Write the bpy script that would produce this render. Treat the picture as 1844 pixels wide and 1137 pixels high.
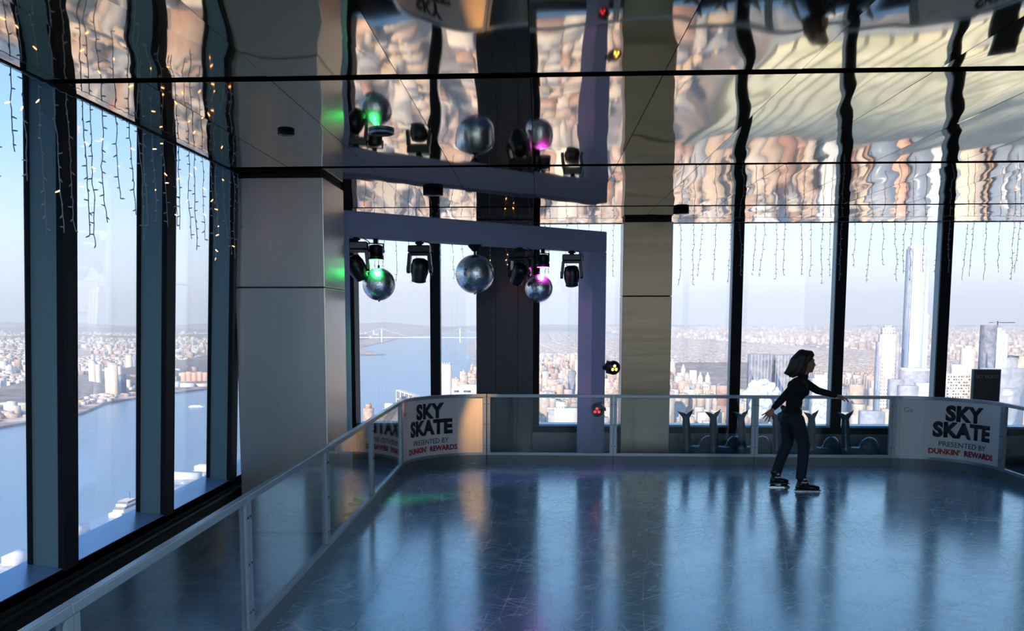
import bpy, bmesh, math, random
import numpy as np
from mathutils import Vector, Matrix, noise

for o in list(bpy.data.objects):
    bpy.data.objects.remove(o)
SC = bpy.context.scene
COL = SC.collection
R = math.radians

# ------------------------------------------------------------------ camera
# origin = point on the rink below the camera, +Y uptown (to the back windows), +X to the right
F_PX, CX, CY, PITCH, YAW = 1615.0, 886.0, 738.3, R(5.95), R(2.9614)
W_PX, H_PX = 1844.0, 1137.0
EYE = Vector((0, 0, 2.06))
cam_d = bpy.data.cameras.new('camera')
cam = bpy.data.objects.new('camera', cam_d)
COL.objects.link(cam)
cam.location = EYE
cam.rotation_euler = (R(90) - PITCH, 0, YAW)
cam_d.sensor_fit = 'HORIZONTAL'
cam_d.sensor_width = 36.0
cam_d.lens = 36.0 * F_PX / W_PX
cam_d.shift_x = (W_PX / 2 - CX) / W_PX
cam_d.shift_y = (CY - H_PX / 2) / W_PX
cam_d.clip_start = 0.05
cam_d.clip_end = 90000.0
SC.camera = cam

# ------------------------------------------------------------------ colour management
SC.view_settings.view_transform = 'Standard'
SC.view_settings.look = 'None'
SC.view_settings.gamma = 1.0
SC.view_settings.exposure = 1.07
SC.view_settings.use_curve_mapping = False
SC.cycles.use_denoising = True
SC.cycles.max_bounces = 12
SC.cycles.diffuse_bounces = 4
SC.cycles.glossy_bounces = 6
SC.cycles.transparent_max_bounces = 24
SC.cycles.volume_bounces = 0
SC.cycles.sample_clamp_indirect = 6.0
SC.cycles.caustics_reflective = False
SC.cycles.caustics_refractive = False


def srgb(r, g, b):
    f = lambda c: (c / 255.0 / 12.92) if c <= 10 else ((c / 255.0 + 0.055) / 1.055) ** 2.4
    return (f(r), f(g), f(b), 1.0)


# ------------------------------------------------------------------ sky
world = bpy.data.worlds.new('sky')
SC.world = world
world.use_nodes = True
nt = world.node_tree
nt.nodes.clear()
N = nt.nodes.new
wout = N('ShaderNodeOutputWorld')
bg = N('ShaderNodeBackground')
tc = N('ShaderNodeTexCoord')
sep = N('ShaderNodeSeparateXYZ')
ramp = N('ShaderNodeValToRGB')
ramp2 = N('ShaderNodeValToRGB')
mixc = N('ShaderNodeMix')
mixc.data_type = 'RGBA'
mr = N('ShaderNodeMapRange')
nt.links.new(tc.outputs['Generated'], sep.inputs[0])
nt.links.new(sep.outputs['Z'], ramp.inputs[0])
nt.links.new(sep.outputs['Z'], ramp2.inputs[0])


def set_ramp(rp, stops):
    e = rp.color_ramp.elements
    while len(e) > 1:
        e.remove(e[0])
    e[0].position, e[0].color = stops[0]
    for p, c in stops[1:]:
        k = e.new(p)
        k.color = c


set_ramp(ramp, [(0.0, srgb(186, 198, 218)), (0.03, srgb(206, 212, 226)), (0.085, srgb(196, 214, 234)),
                (0.17, srgb(150, 192, 232)), (0.30, srgb(108, 162, 220)), (1.0, srgb(52, 104, 184))])
set_ramp(ramp2, [(0.0, srgb(206, 212, 226)), (0.04, srgb(222, 225, 236)), (0.09, srgb(208, 228, 242)),
                 (0.16, srgb(178, 214, 240)), (0.34, srgb(122, 176, 228)), (1.0, srgb(60, 112, 190))])
mr.inputs['From Min'].default_value = -0.5
mr.inputs['From Max'].default_value = 0.12
nt.links.new(sep.outputs['X'], mr.inputs['Value'])
nt.links.new(mr.outputs[0], mixc.inputs['Factor'])
nt.links.new(ramp.outputs[0], mixc.inputs[6])
nt.links.new(ramp2.outputs[0], mixc.inputs[7])
nt.links.new(mixc.outputs[2], bg.inputs['Color'])
bg.inputs['Strength'].default_value = 0.88
nt.links.new(bg.outputs[0], wout.inputs[0])

# ------------------------------------------------------------------ sun (behind the camera, a little to the left)
sun_d = bpy.data.lights.new('sun', 'SUN')
sun_d.energy = 4.2
sun_d.color = (1.0, 0.83, 0.67)
sun_d.angle = R(0.6)
sun = bpy.data.objects.new('sun', sun_d)
COL.objects.link(sun)
SUN_AZ, SUN_EL = R(28), R(27)
sd = Vector((math.sin(SUN_AZ) * math.cos(SUN_EL), math.cos(SUN_AZ) * math.cos(SUN_EL), -math.sin(SUN_EL)))
sun.rotation_euler = sd.to_track_quat('-Z', 'Y').to_euler()

GZ = -343.0          # street level below the rink


# ================================================================== helpers
def tag(o, label=None, cat=None, group=None, kind=None):
    if label: o['label'] = label
    if cat: o['category'] = cat
    if group: o['group'] = group
    if kind: o['kind'] = kind
    return o


def empty(name, loc=(0, 0, 0), rz=0.0):
    o = bpy.data.objects.new(name, None)
    o.empty_display_size = 0.1
    COL.objects.link(o)
    o.location = loc
    o.rotation_euler = (0, 0, rz)
    return o


class MB:
    """collects shapes and links them as one mesh object"""
    def __init__(s):
        s.v, s.f, s.m, s.sm = [], [], [], []

    def add(s, vs, fs, mat=0, smooth=False):
        b = len(s.v)
        s.v += [tuple(v) for v in vs]
        s.f += [tuple(i + b for i in f) for f in fs]
        s.m += [mat] * len(fs)
        s.sm += [smooth] * len(fs)
        return s

    def box(s, x0, x1, y0, y1, z0, z1, mat=0):
        vs = [(x0, y0, z0), (x1, y0, z0), (x1, y1, z0), (x0, y1, z0), (x0, y0, z1), (x1, y0, z1), (x1, y1, z1), (x0, y1, z1)]
        fs = [(0, 3, 2, 1), (4, 5, 6, 7), (0, 1, 5, 4), (1, 2, 6, 5), (2, 3, 7, 6), (3, 0, 4, 7)]
        return s.add(vs, fs, mat)

    def hexa(s, bot, top, mat=0):
        fs = [(0, 3, 2, 1), (4, 5, 6, 7), (0, 1, 5, 4), (1, 2, 6, 5), (2, 3, 7, 6), (3, 0, 4, 7)]
        return s.add(list(bot) + list(top), fs, mat)

    def prism(s, poly, z0, z1, mat=0):
        n = len(poly)
        vs = [(p[0], p[1], z0) for p in poly] + [(p[0], p[1], z1) for p in poly]
        fs = [tuple(range(n))[::-1], tuple(range(n, 2 * n))] + [(i, (i + 1) % n, n + (i + 1) % n, n + i) for i in range(n)]
        return s.add(vs, fs, mat)

    def strip(s, path, off0, off1, z0, z1, mat=0, smooth=True):
        """solid following a plan path; off0/off1 = offsets along the left normal"""
        P = [Vector((p[0], p[1])) for p in path]
        nn = []
        for i in range(len(P)):
            a = P[max(i - 1, 0)]
            b = P[min(i + 1, len(P) - 1)]
            d = (b - a).normalized()
            nn.append(Vector((-d.y, d.x)))
        vs = []
        for p, n_ in zip(P, nn):
            for (o_, z_) in ((off0, z0), (off1, z0), (off1, z1), (off0, z1)):
                q = p + n_ * o_
                vs.append((q.x, q.y, z_))
        fs = []
        for i in range(len(P) - 1):
            a, b = 4 * i, 4 * i + 4
            for k in range(4):
                fs.append((a + k, a + (k + 1) % 4, b + (k + 1) % 4, b + k))
        fs.append((3, 2, 1, 0))
        e = 4 * (len(P) - 1)
        fs.append((e, e + 1, e + 2, e + 3))
        return s.add(vs, fs, mat)

    def tube(s, pts, rad, seg=8, mat=0, caps=True):
        pts = [Vector(p) for p in pts]
        rads = rad if isinstance(rad, (list, tuple)) else [rad] * len(pts)
        vs, fs = [], []
        up = Vector((0, 0, 1))
        prev = None
        for i, p in enumerate(pts):
            d = (pts[min(i + 1, len(pts) - 1)] - pts[max(i - 1, 0)]).normalized()
            if prev is None:
                a = d.cross(up)
                if a.length < 1e-3:
                    a = d.cross(Vector((1, 0, 0)))
            else:
                a = prev - d * prev.dot(d)
            a.normalize()
            prev = a
            b = d.cross(a)
            for k in range(seg):
                t = 2 * math.pi * k / seg
                vs.append(p + (a * math.cos(t) + b * math.sin(t)) * rads[i])
        for i in range(len(pts) - 1):
            for k in range(seg):
                fs.append((i * seg + k, i * seg + (k + 1) % seg, (i + 1) * seg + (k + 1) % seg, (i + 1) * seg + k))
        if caps:
            fs.append(tuple(range(seg))[::-1])
            fs.append(tuple(range((len(pts) - 1) * seg, len(pts) * seg)))
        return s.add(vs, fs, mat, True)

    def lathe(s, prof, center=(0, 0, 0), axis=(0, 0, 1), seg=24, mat=0):
        """prof: (radius, height along axis)"""
        ax = Vector(axis).normalized()
        a = ax.cross(Vector((0, 0, 1)))
        if a.length < 1e-3:
            a = Vector((1, 0, 0))
        a.normalize()
        b = ax.cross(a)
        c = Vector(center)
        vs, fs = [], []
        for (r_, h_) in prof:
            for k in range(seg):
                t = 2 * math.pi * k / seg
                vs.append(c + ax * h_ + (a * math.cos(t) + b * math.sin(t)) * r_)
        for i in range(len(prof) - 1):
            for k in range(seg):
                fs.append((i * seg + k, i * seg + (k + 1) % seg, (i + 1) * seg + (k + 1) % seg, (i + 1) * seg + k))
        fs.append(tuple(range(seg))[::-1])
        fs.append(tuple(range((len(prof) - 1) * seg, len(prof) * seg)))
        return s.add(vs, fs, mat, True)

    def build(s, name, mats, parent=None, loc=None, bevel=0.0):
        me = bpy.data.meshes.new(name)
        me.from_pydata(s.v, [], s.f)
        if not isinstance(mats, (list, tuple)):
            mats = [mats]
        for m in mats:
            me.materials.append(m)
        me.polygons.foreach_set('material_index', s.m)
        me.polygons.foreach_set('use_smooth', s.sm)
        me.update()
        o = bpy.data.objects.new(name, me)
        COL.objects.link(o)
        if parent: o.parent = parent
        if loc is not None: o.location = loc
        if bevel:
            b = o.modifiers.new('bevel', 'BEVEL')
            b.width = bevel
            b.segments = 2
            b.limit_method = 'ANGLE'
        return o


def copy_tree(o, parent=None):
    c = o.copy()
    COL.objects.link(c)
    c.parent = parent
    for ch in [k for k in bpy.data.objects if k.parent == o]:
        copy_tree(ch, c)
    return c


# ================================================================== materials
def new_mat(name):
    m = bpy.data.materials.new(name)
    m.use_nodes = True
    m.node_tree.nodes.clear()
    t = m.node_tree
    out = t.nodes.new('ShaderNodeOutputMaterial')
    return m, t, out


def principled(name, col, rough=0.5, metal=0.0, spec=0.5, noise_amt=0.0, noise_scale=8.0, bump=0.0, stretch=None, emis=None, emis_s=0.0, coat=0.0):
    m, t, out = new_mat(name)
    p = t.nodes.new('ShaderNodeBsdfPrincipled')
    p.inputs['Base Color'].default_value = col
    p.inputs['Roughness'].default_value = rough
    p.inputs['Metallic'].default_value = metal
    p.inputs['Specular IOR Level'].default_value = spec
    if coat: p.inputs['Coat Weight'].default_value = coat
    if emis:
        p.inputs['Emission Color'].default_value = emis
        p.inputs['Emission Strength'].default_value = emis_s
    if noise_amt or bump:
        tcn = t.nodes.new('ShaderNodeTexCoord')
        mp = t.nodes.new('ShaderNodeMapping')
        if stretch: mp.inputs['Scale'].default_value = stretch
        nz = t.nodes.new('ShaderNodeTexNoise')
        nz.inputs['Scale'].default_value = noise_scale
        nz.inputs['Detail'].default_value = 5
        t.links.new(tcn.outputs['Object'], mp.inputs[0])
        t.links.new(mp.outputs[0], nz.inputs['Vector'])
        if noise_amt:
            mx = t.nodes.new('ShaderNodeMix')
            mx.data_type = 'RGBA'
            mx.inputs[6].default_value = tuple(c * (1 - noise_amt) for c in col[:3]) + (1,)
            mx.inputs[7].default_value = tuple(min(1, c * (1 + noise_amt)) for c in col[:3]) + (1,)
            t.links.new(nz.outputs[0], mx.inputs['Factor'])
            t.links.new(mx.outputs[2], p.inputs['Base Color'])
            mr_ = t.nodes.new('ShaderNodeMapRange')
            mr_.inputs['To Min'].default_value = max(0, rough * 0.85)
            mr_.inputs['To Max'].default_value = min(1, rough * 1.15)
            t.links.new(nz.outputs[0], mr_.inputs['Value'])
            t.links.new(mr_.outputs[0], p.inputs['Roughness'])
        if bump:
            bp = t.nodes.new('ShaderNodeBump')
            bp.inputs['Strength'].default_value = 1.0
            bp.inputs['Distance'].default_value = bump
            t.links.new(nz.outputs[0], bp.inputs['Height'])
            t.links.new(bp.outputs[0], p.inputs['Normal'])
    t.links.new(p.outputs[0], out.inputs[0])
    return m


def glass_mat(name, tint=(0.95, 0.98, 0.99, 1), ior=1.45, rough=0.0, haze=0.0, boost=1.0):
    m, t, out = new_mat(name)
    tr = t.nodes.new('ShaderNodeBsdfTransparent')
    tr.inputs[0].default_value = tint
    gl = t.nodes.new('ShaderNodeBsdfGlossy')
    gl.inputs['Roughness'].default_value = rough
    gl.inputs[0].default_value = (1, 1, 1, 1)
    fr = t.nodes.new('ShaderNodeLayerWeight')     # Schlick reflectance, the same from both sides of the pane
    fr.inputs['Blend'].default_value = 0.5
    pw = t.nodes.new('ShaderNodeMath')
    pw.operation = 'POWER'
    pw.inputs[1].default_value = 5.0
    t.links.new(fr.outputs['Facing'], pw.inputs[0])
    mu = t.nodes.new('ShaderNodeMath')
    mu.operation = 'MULTIPLY_ADD'
    mu.inputs[1].default_value = 0.9
    mu.inputs[2].default_value = 0.04 * boost
    mu.use_clamp = True
    mx = t.nodes.new('ShaderNodeMixShader')
    t.links.new(pw.outputs[0], mu.inputs[0])
    t.links.new(mu.outputs[0], mx.inputs[0])
    t.links.new(tr.outputs[0], mx.inputs[1])
    t.links.new(gl.outputs[0], mx.inputs[2])
    last = mx
    if haze:
        di = t.nodes.new('ShaderNodeBsdfDiffuse')
        di.inputs[0].default_value = (0.6, 0.7, 0.8, 1)
        m2 = t.nodes.new('ShaderNodeMixShader')
        m2.inputs[0].default_value = haze
        t.links.new(mx.outputs[0], m2.inputs[1])
        t.links.new(di.outputs[0], m2.inputs[2])
        last = m2
    t.links.new(last.outputs[0], out.inputs[0])
    return m


M = {}
M['black'] = principled('black_metal', (0.010, 0.011, 0.014, 1), 0.6, spec=0.2)
M['black_gloss'] = principled('black_plastic', (0.010, 0.010, 0.012, 1), 0.3)
M['teal_fin'] = principled('grey_green_fin', (0.20, 0.33, 0.37, 1), 0.42, 0.3, noise_amt=0.06, stretch=(8, 8, 0.4))
M['sill'] = principled('blue_grey_sill', (0.26, 0.42, 0.62, 1), 0.30, 0.5)
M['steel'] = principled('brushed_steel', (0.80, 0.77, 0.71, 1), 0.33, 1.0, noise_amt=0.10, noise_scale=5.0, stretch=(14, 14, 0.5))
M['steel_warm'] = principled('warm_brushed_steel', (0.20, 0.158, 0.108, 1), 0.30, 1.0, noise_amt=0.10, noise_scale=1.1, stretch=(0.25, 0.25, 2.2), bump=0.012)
M['steel_dark'] = principled('dark_brushed_steel', (0.15, 0.155, 0.17, 1), 0.42, 0.7, noise_amt=0.10, noise_scale=5.0, stretch=(1, 1, 6))
M['pillar'] = principled('dark_pillar_paint', (0.018, 0.022, 0.03, 1), 0.38, 0.2)
M['rail'] = principled('satin_aluminium', (0.33, 0.40, 0.45, 1), 0.34, 0.45, noise_amt=0.05)
M['kick'] = principled('grey_kick_plate', (0.14, 0.185, 0.215, 1), 0.42, 0.3, noise_amt=0.06)
M['bolt'] = principled('bolt_steel', (0.10, 0.11, 0.12, 1), 0.4, 0.9)
M['glass'] = glass_mat('window_glass')
M['rail_glass'] = glass_mat('barrier_glass', (0.93, 0.965, 0.98, 1), 1.5, 0.015, 0.002, 0.35)
M['panel_white'] = principled('printed_white_panel', (0.82, 0.86, 0.88, 1), 0.33, coat=0.2)
M['ink'] = principled('black_print', (0.010, 0.014, 0.03, 1), 0.5)
M['ink_grey'] = principled('slate_print', (0.04, 0.06, 0.10, 1), 0.5)
M['ink_red'] = principled('crimson_print', (0.42, 0.02, 0.06, 1), 0.5)
M['ink_orange'] = principled('red_orange_print', (0.55, 0.05, 0.03, 1), 0.5)
M['ink_faint'] = principled('faint_print', (0.34, 0.40, 0.44, 1), 0.5)
M['seal'] = principled('teal_plastic', (0.03, 0.07, 0.10, 1), 0.22, coat=0.5)
M['wall_dark'] = principled('charcoal_wall', (0.05, 0.052, 0.058, 1), 0.6, noise_amt=0.1)
M['wire'] = principled('pale_wire', (0.42, 0.42, 0.42, 1), 0.5)
M['bulb'] = principled('clear_bulb', (0.55, 0.55, 0.55, 1), 0.2)
M['bulb_lit'] = principled('warm_lit_bulb', (0.9, 0.5, 0.2, 1), 0.3, emis=(1.0, 0.42, 0.14, 1), emis_s=2.6)
M['ball'] = principled('mirror_facets', (0.86, 0.88, 0.92, 1), 0.27, 1.0)
M['ball_core'] = principled('ball_grout', (0.05, 0.05, 0.06, 1), 0.5)
M['skin'] = principled('skin', (0.42, 0.20, 0.14, 1), 0.5, noise_amt=0.05)
M['hair'] = principled('dark_brown_hair', (0.018, 0.009, 0.007, 1), 0.45, noise_amt=0.4, noise_scale=40, stretch=(6, 6, 1), bump=0.004)
M['sweater'] = principled('black_knit', (0.006, 0.006, 0.008, 1), 0.9, noise_amt=0.3, noise_scale=60, bump=0.002)
M['jeans'] = principled('navy_denim', (0.012, 0.022, 0.036, 1), 0.85, noise_amt=0.25, noise_scale=30, bump=0.002)
M['boot'] = principled('black_boot', (0.010, 0.010, 0.012, 1), 0.25)
M['blade'] = principled('skate_blade', (0.6, 0.62, 0.65, 1), 0.2, 1.0)
M['lace'] = principled('pale_buckle', (0.5, 0.5, 0.5, 1), 0.35)


def fabric_mat():
    m, t, out = new_mat('lilac_white_wrap')
    d = t.nodes.new('ShaderNodeBsdfPrincipled')
    d.inputs['Base Color'].default_value = (0.72, 0.70, 0.77, 1)
    d.inputs['Roughness'].default_value = 0.75
    tl = t.nodes.new('ShaderNodeBsdfTranslucent')
    tl.inputs[0].default_value = (0.70, 0.72, 0.92, 1)
    mx = t.nodes.new('ShaderNodeMixShader')
    mx.inputs[0].default_value = 0.4
    t.links.new(d.outputs[0], mx.inputs[1])
    t.links.new(tl.outputs[0], mx.inputs[2])
    t.links.new(mx.outputs[0], out.inputs[0])
    return m


M['wrap'] = fabric_mat()


def led(name, col, s):
    return principled(name, (0.02, 0.02, 0.02, 1), 0.3, emis=col, emis_s=s)


M['led_green'] = led('green_led', (0.05, 1.0, 0.18, 1), 6)
M['led_magenta'] = led('magenta_led', (1.0, 0.08, 0.9, 1), 12)
M['led_amber'] = led('amber_led', (1.0, 0.55, 0.08, 1), 3)
M['led_red'] = led('red_led', (1.0, 0.03, 0.06, 1), 0.9)
M['led_orange'] = led('orange_led', (1.0, 0.35, 0.08, 1), 6)
M['led_blue'] = led('blue_led', (0.15, 0.1, 1.0, 1), 4)
M['fill_white'] = led('white_fill_glow', (0.8, 0.9, 1.0, 1), 3)  # glow of the added fill lamps
M['lens_dark'] = principled('dark_lens', (0.01, 0.01, 0.014, 1), 0.08, coat=1.0)


def ceiling_mat():
    m, t, out = new_mat('rippled_mirror_ceiling')
    L = t.links.new
    p = t.nodes.new('ShaderNodeBsdfPrincipled')
    p.inputs['Base Color'].default_value = (0.74, 0.60, 0.43, 1)
    p.inputs['Metallic'].default_value = 1.0
    p.inputs['Roughness'].default_value = 0.035
    tcn = t.nodes.new('ShaderNodeTexCoord')
    geo = t.nodes.new('ShaderNodeNewGeometry')
    mul = t.nodes.new('ShaderNodeMath')
    mul.operation = 'MULTIPLY'
    mul.inputs[1].default_value = 37.0
    L(geo.outputs['Random Per Island'], mul.inputs[0])
    cmb = t.nodes.new('ShaderNodeCombineXYZ')
    L(mul.outputs[0], cmb.inputs[2])
    add = t.nodes.new('ShaderNodeVectorMath')
    add.operation = 'ADD'
    L(tcn.outputs['Object'], add.inputs[0])
    L(cmb.outputs[0], add.inputs[1])
    mp = t.nodes.new('ShaderNodeMapping')
    mp.inputs['Scale'].default_value = (2.3, 0.62, 1.0)
    L(add.outputs[0], mp.inputs[0])
    n1 = t.nodes.new('ShaderNodeTexNoise')
    n1.inputs['Scale'].default_value = 1.0
    n1.inputs['Detail'].default_value = 0.6
    n1.inputs['Roughness'].default_value = 0.35
    n1.inputs['Distortion'].default_value = 0.3
    L(mp.outputs[0], n1.inputs['Vector'])
    bp = t.nodes.new('ShaderNodeBump')
    bp.inputs['Strength'].default_value = 1.0
    bp.inputs['Distance'].default_value = 0.0105
    L(n1.outputs[0], bp.inputs['Height'])
    L(bp.outputs[0], p.inputs['Normal'])
    L(p.outputs[0], out.inputs[0])
    return m


M['ceiling'] = ceiling_mat()


def rink_mat():
    m, t, out = new_mat('scratched_synthetic_ice')
    L = t.links.new
    p = t.nodes.new('ShaderNodeBsdfPrincipled')
    tcn = t.nodes.new('ShaderNodeTexCoord')
    # broad tone
    n0 = t.nodes.new('ShaderNodeTexNoise')
    n0.inputs['Scale'].default_value = 0.9
    n0.inputs['Detail'].default_value = 4
    L(tcn.outputs['Object'], n0.inputs['Vector'])
    # scratches: thin warped cell borders, two layers
    masks = []
    for (sc, w, dist, th) in ((1.6, (0.30, 2.4, 1), 0.8, 0.016), (2.1, (0.28, 2.6, 1), 0.7, 0.020), (2.9, (0.24, 2.2, 1), 0.9, 0.022), (3.8, (0.26, 2.4, 1), 1.1, 0.030)):
        mr0 = t.nodes.new('ShaderNodeMapping')
        mr0.inputs['Rotation'].default_value = (0, 0, sc * 2.3)
        L(tcn.outputs['Object'], mr0.inputs[0])
        mp = t.nodes.new('ShaderNodeMapping')
        mp.inputs['Scale'].default_value = w
        L(mr0.outputs[0], mp.inputs[0])
        nz = t.nodes.new('ShaderNodeTexNoise')
        nz.inputs['Scale'].default_value = sc * 0.45
        nz.inputs['Detail'].default_value = 2
        L(mp.outputs[0], nz.inputs['Vector'])
        sc_ = t.nodes.new('ShaderNodeVectorMath')
        sc_.operation = 'SCALE'
        sc_.inputs['Scale'].default_value = dist * 0.5
        L(nz.outputs['Color'], sc_.inputs[0])
        ad = t.nodes.new('ShaderNodeVectorMath')
        ad.operation = 'ADD'
        L(mp.outputs[0], ad.inputs[0])
        L(sc_.outputs[0], ad.inputs[1])
        vo = t.nodes.new('ShaderNodeTexVoronoi')
        vo.feature = 'DISTANCE_TO_EDGE'
        vo.inputs['Scale'].default_value = sc
        L(ad.outputs[0], vo.inputs['Vector'])
        lt = t.nodes.new('ShaderNodeMapRange')
        lt.inputs['From Min'].default_value = 0.0
        lt.inputs['From Max'].default_value = th
        lt.inputs['To Min'].default_value = 1.0
        lt.inputs['To Max'].default_value = 0.0
        L(vo.outputs['Distance'], lt.inputs['Value'])
        masks.append(lt.outputs[0])
    s = masks[0]
    for k in masks[1:]:
        mm = t.nodes.new('ShaderNodeMath')
        mm.operation = 'MAXIMUM'
        L(s, mm.inputs[0])
        L(k, mm.inputs[1])
        s = mm.outputs[0]
    # break the scratches up
    n2 = t.nodes.new('ShaderNodeTexNoise')
    n2.inputs['Scale'].default_value = 1.7
    n2.inputs['Detail'].default_value = 3
    L(tcn.outputs['Object'], n2.inputs['Vector'])
    r2 = t.nodes.new('ShaderNodeMapRange')
    r2.inputs['From Min'].default_value = 0.36
    r2.inputs['From Max'].default_value = 0.52
    L(n2.outputs[0], r2.inputs['Value'])
    mk = t.nodes.new('ShaderNodeMath')
    mk.operation = 'MULTIPLY'
    L(s, mk.inputs[0])
    L(r2.outputs[0], mk.inputs[1])
    # sheet joints
    br = t.nodes.new('ShaderNodeTexBrick')
    br.offset = 0.0
    br.inputs['Color1'].default_value = (1, 1, 1, 1)
    br.inputs['Color2'].default_value = (1, 1, 1, 1)
    br.inputs['Mortar'].default_value = (0, 0, 0, 1)
    br.inputs['Scale'].default_value = 1.0
    br.inputs['Mortar Size'].default_value = 0.003
    br.inputs['Brick Width'].default_value = 1.22
    br.inputs['Row Height'].default_value = 2.44
    L(tcn.outputs['Object'], br.inputs['Vector'])
    c1 = t.nodes.new('ShaderNodeMix')
    c1.data_type = 'RGBA'
    c1.inputs[6].default_value = (0.10, 0.27, 0.42, 1)
    c1.inputs[7].default_value = (0.16, 0.34, 0.48, 1)
    L(n0.outputs[0], c1.inputs['Factor'])
    c2 = t.nodes.new('ShaderNodeMix')
    c2.data_type = 'RGBA'
    c2.inputs[7].default_value = (0.72, 0.80, 0.86, 1)
    fm = t.nodes.new('ShaderNodeMath')
    fm.operation = 'MULTIPLY'
    fm.inputs[1].default_value = 0.6
    L(mk.outputs[0], fm.inputs[0])
    L(fm.outputs[0], c2.inputs['Factor'])
    L(c1.outputs[2], c2.inputs[6])
    c3 = t.nodes.new('ShaderNodeMix')
    c3.data_type = 'RGBA'
    c3.blend_type = 'MULTIPLY'
    c3.inputs['Factor'].default_value = 0.6
    L(c2.outputs[2], c3.inputs[6])
    L(br.outputs['Color'], c3.inputs[7])
    L(c3.outputs[2], p.inputs['Base Color'])
    # roughness
    ra = t.nodes.new('ShaderNodeMapRange')
    ra.inputs['To Min'].default_value = 0.13
    ra.inputs['To Max'].default_value = 0.22
    L(n2.outputs[0], ra.inputs['Value'])
    rb = t.nodes.new('ShaderNodeMath')
    rb.operation = 'MULTIPLY_ADD'
    rb.inputs[1].default_value = 0.16
    L(mk.outputs[0], rb.inputs[0])
    L(ra.outputs[0], rb.inputs[2])
    L(rb.outputs[0], p.inputs['Roughness'])
    # fine undulation
    n3 = t.nodes.new('ShaderNodeTexNoise')
    n3.inputs['Scale'].default_value = 7.0
    n3.inputs['Detail'].default_value = 6
    n3.inputs['Roughness'].default_value = 0.65
    L(tcn.outputs['Object'], n3.inputs['Vector'])
    sb = t.nodes.new('ShaderNodeMath')
    sb.operation = 'SUBTRACT'
    ms = t.nodes.new('ShaderNodeMath')
    ms.operation = 'MULTIPLY'
    ms.inputs[1].default_value = 0.12
    L(mk.outputs[0], ms.inputs[0])
    L(n3.outputs[0], sb.inputs[0])
    L(ms.outputs[0], sb.inputs[1])
    bp = t.nodes.new('ShaderNodeBump')
    bp.inputs['Distance'].default_value = 0.0022
    L(sb.outputs[0], bp.inputs['Height'])
    L(bp.outputs[0], p.inputs['Normal'])
    p.inputs['IOR'].default_value = 2.3
    p.inputs['Coat Weight'].default_value = 0.7
    p.inputs['Coat Roughness'].default_value = 0.16
    p.inputs['Coat IOR'].default_value = 1.6
    p.inputs['Coat Tint'].default_value = (0.85, 0.95, 1.0, 1)
    p.inputs['Specular Tint'].default_value = (0.60, 0.84, 1.0, 1)
    L(p.outputs[0], out.inputs[0])
    return m


M['rink'] = rink_mat()


def plank_mat():
    m, t, out = new_mat('slate_plank_floor')
    L = t.links.new
    p = t.nodes.new('ShaderNodeBsdfPrincipled')
    tcn = t.nodes.new('ShaderNodeTexCoord')
    br = t.nodes.new('ShaderNodeTexBrick')
    br.inputs['Color1'].default_value = (0.10, 0.12, 0.15, 1)
    br.inputs['Color2'].default_value = (0.17, 0.19, 0.22, 1)
    br.inputs['Mortar'].default_value = (0.02, 0.02, 0.03, 1)
    br.inputs['Mortar Size'].default_value = 0.004
    br.inputs['Brick Width'].default_value = 0.9
    br.inputs['Row Height'].default_value = 0.15
    br.inputs['Scale'].default_value = 1.0
    L(tcn.outputs['Object'], br.inputs['Vector'])
    L(br.outputs['Color'], p.inputs['Base Color'])
    p.inputs['Roughness'].default_value = 0.28
    bp = t.nodes.new('ShaderNodeBump')
    bp.inputs['Distance'].default_value = 0.002
    L(br.outputs['Fac'], bp.inputs['Height'])
    bp.invert = True
    L(bp.outputs[0], p.inputs['Normal'])
    L(p.outputs[0], out.inputs[0])
    return m


M['plank'] = plank_mat()


def ramp_node(t, stops, interp='LINEAR'):
    n = t.nodes.new('ShaderNodeValToRGB')
    n.color_ramp.interpolation = interp
    set_ramp(n, stops)
    return n


FACADES = [(0.0, (0.52, 0.39, 0.29, 1)), (0.13, (0.56, 0.47, 0.40, 1)), (0.26, (0.44, 0.28, 0.20, 1)), (0.38, (0.62, 0.57, 0.52, 1)),
           (0.50, (0.48, 0.36, 0.28, 1)), (0.62, (0.34, 0.18, 0.13, 1)), (0.72, (0.54, 0.40, 0.32, 1)), (0.82, (0.36, 0.36, 0.39, 1)),
           (0.90, (0.18, 0.24, 0.32, 1)), (0.94, (0.60, 0.52, 0.43, 1))]


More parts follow.
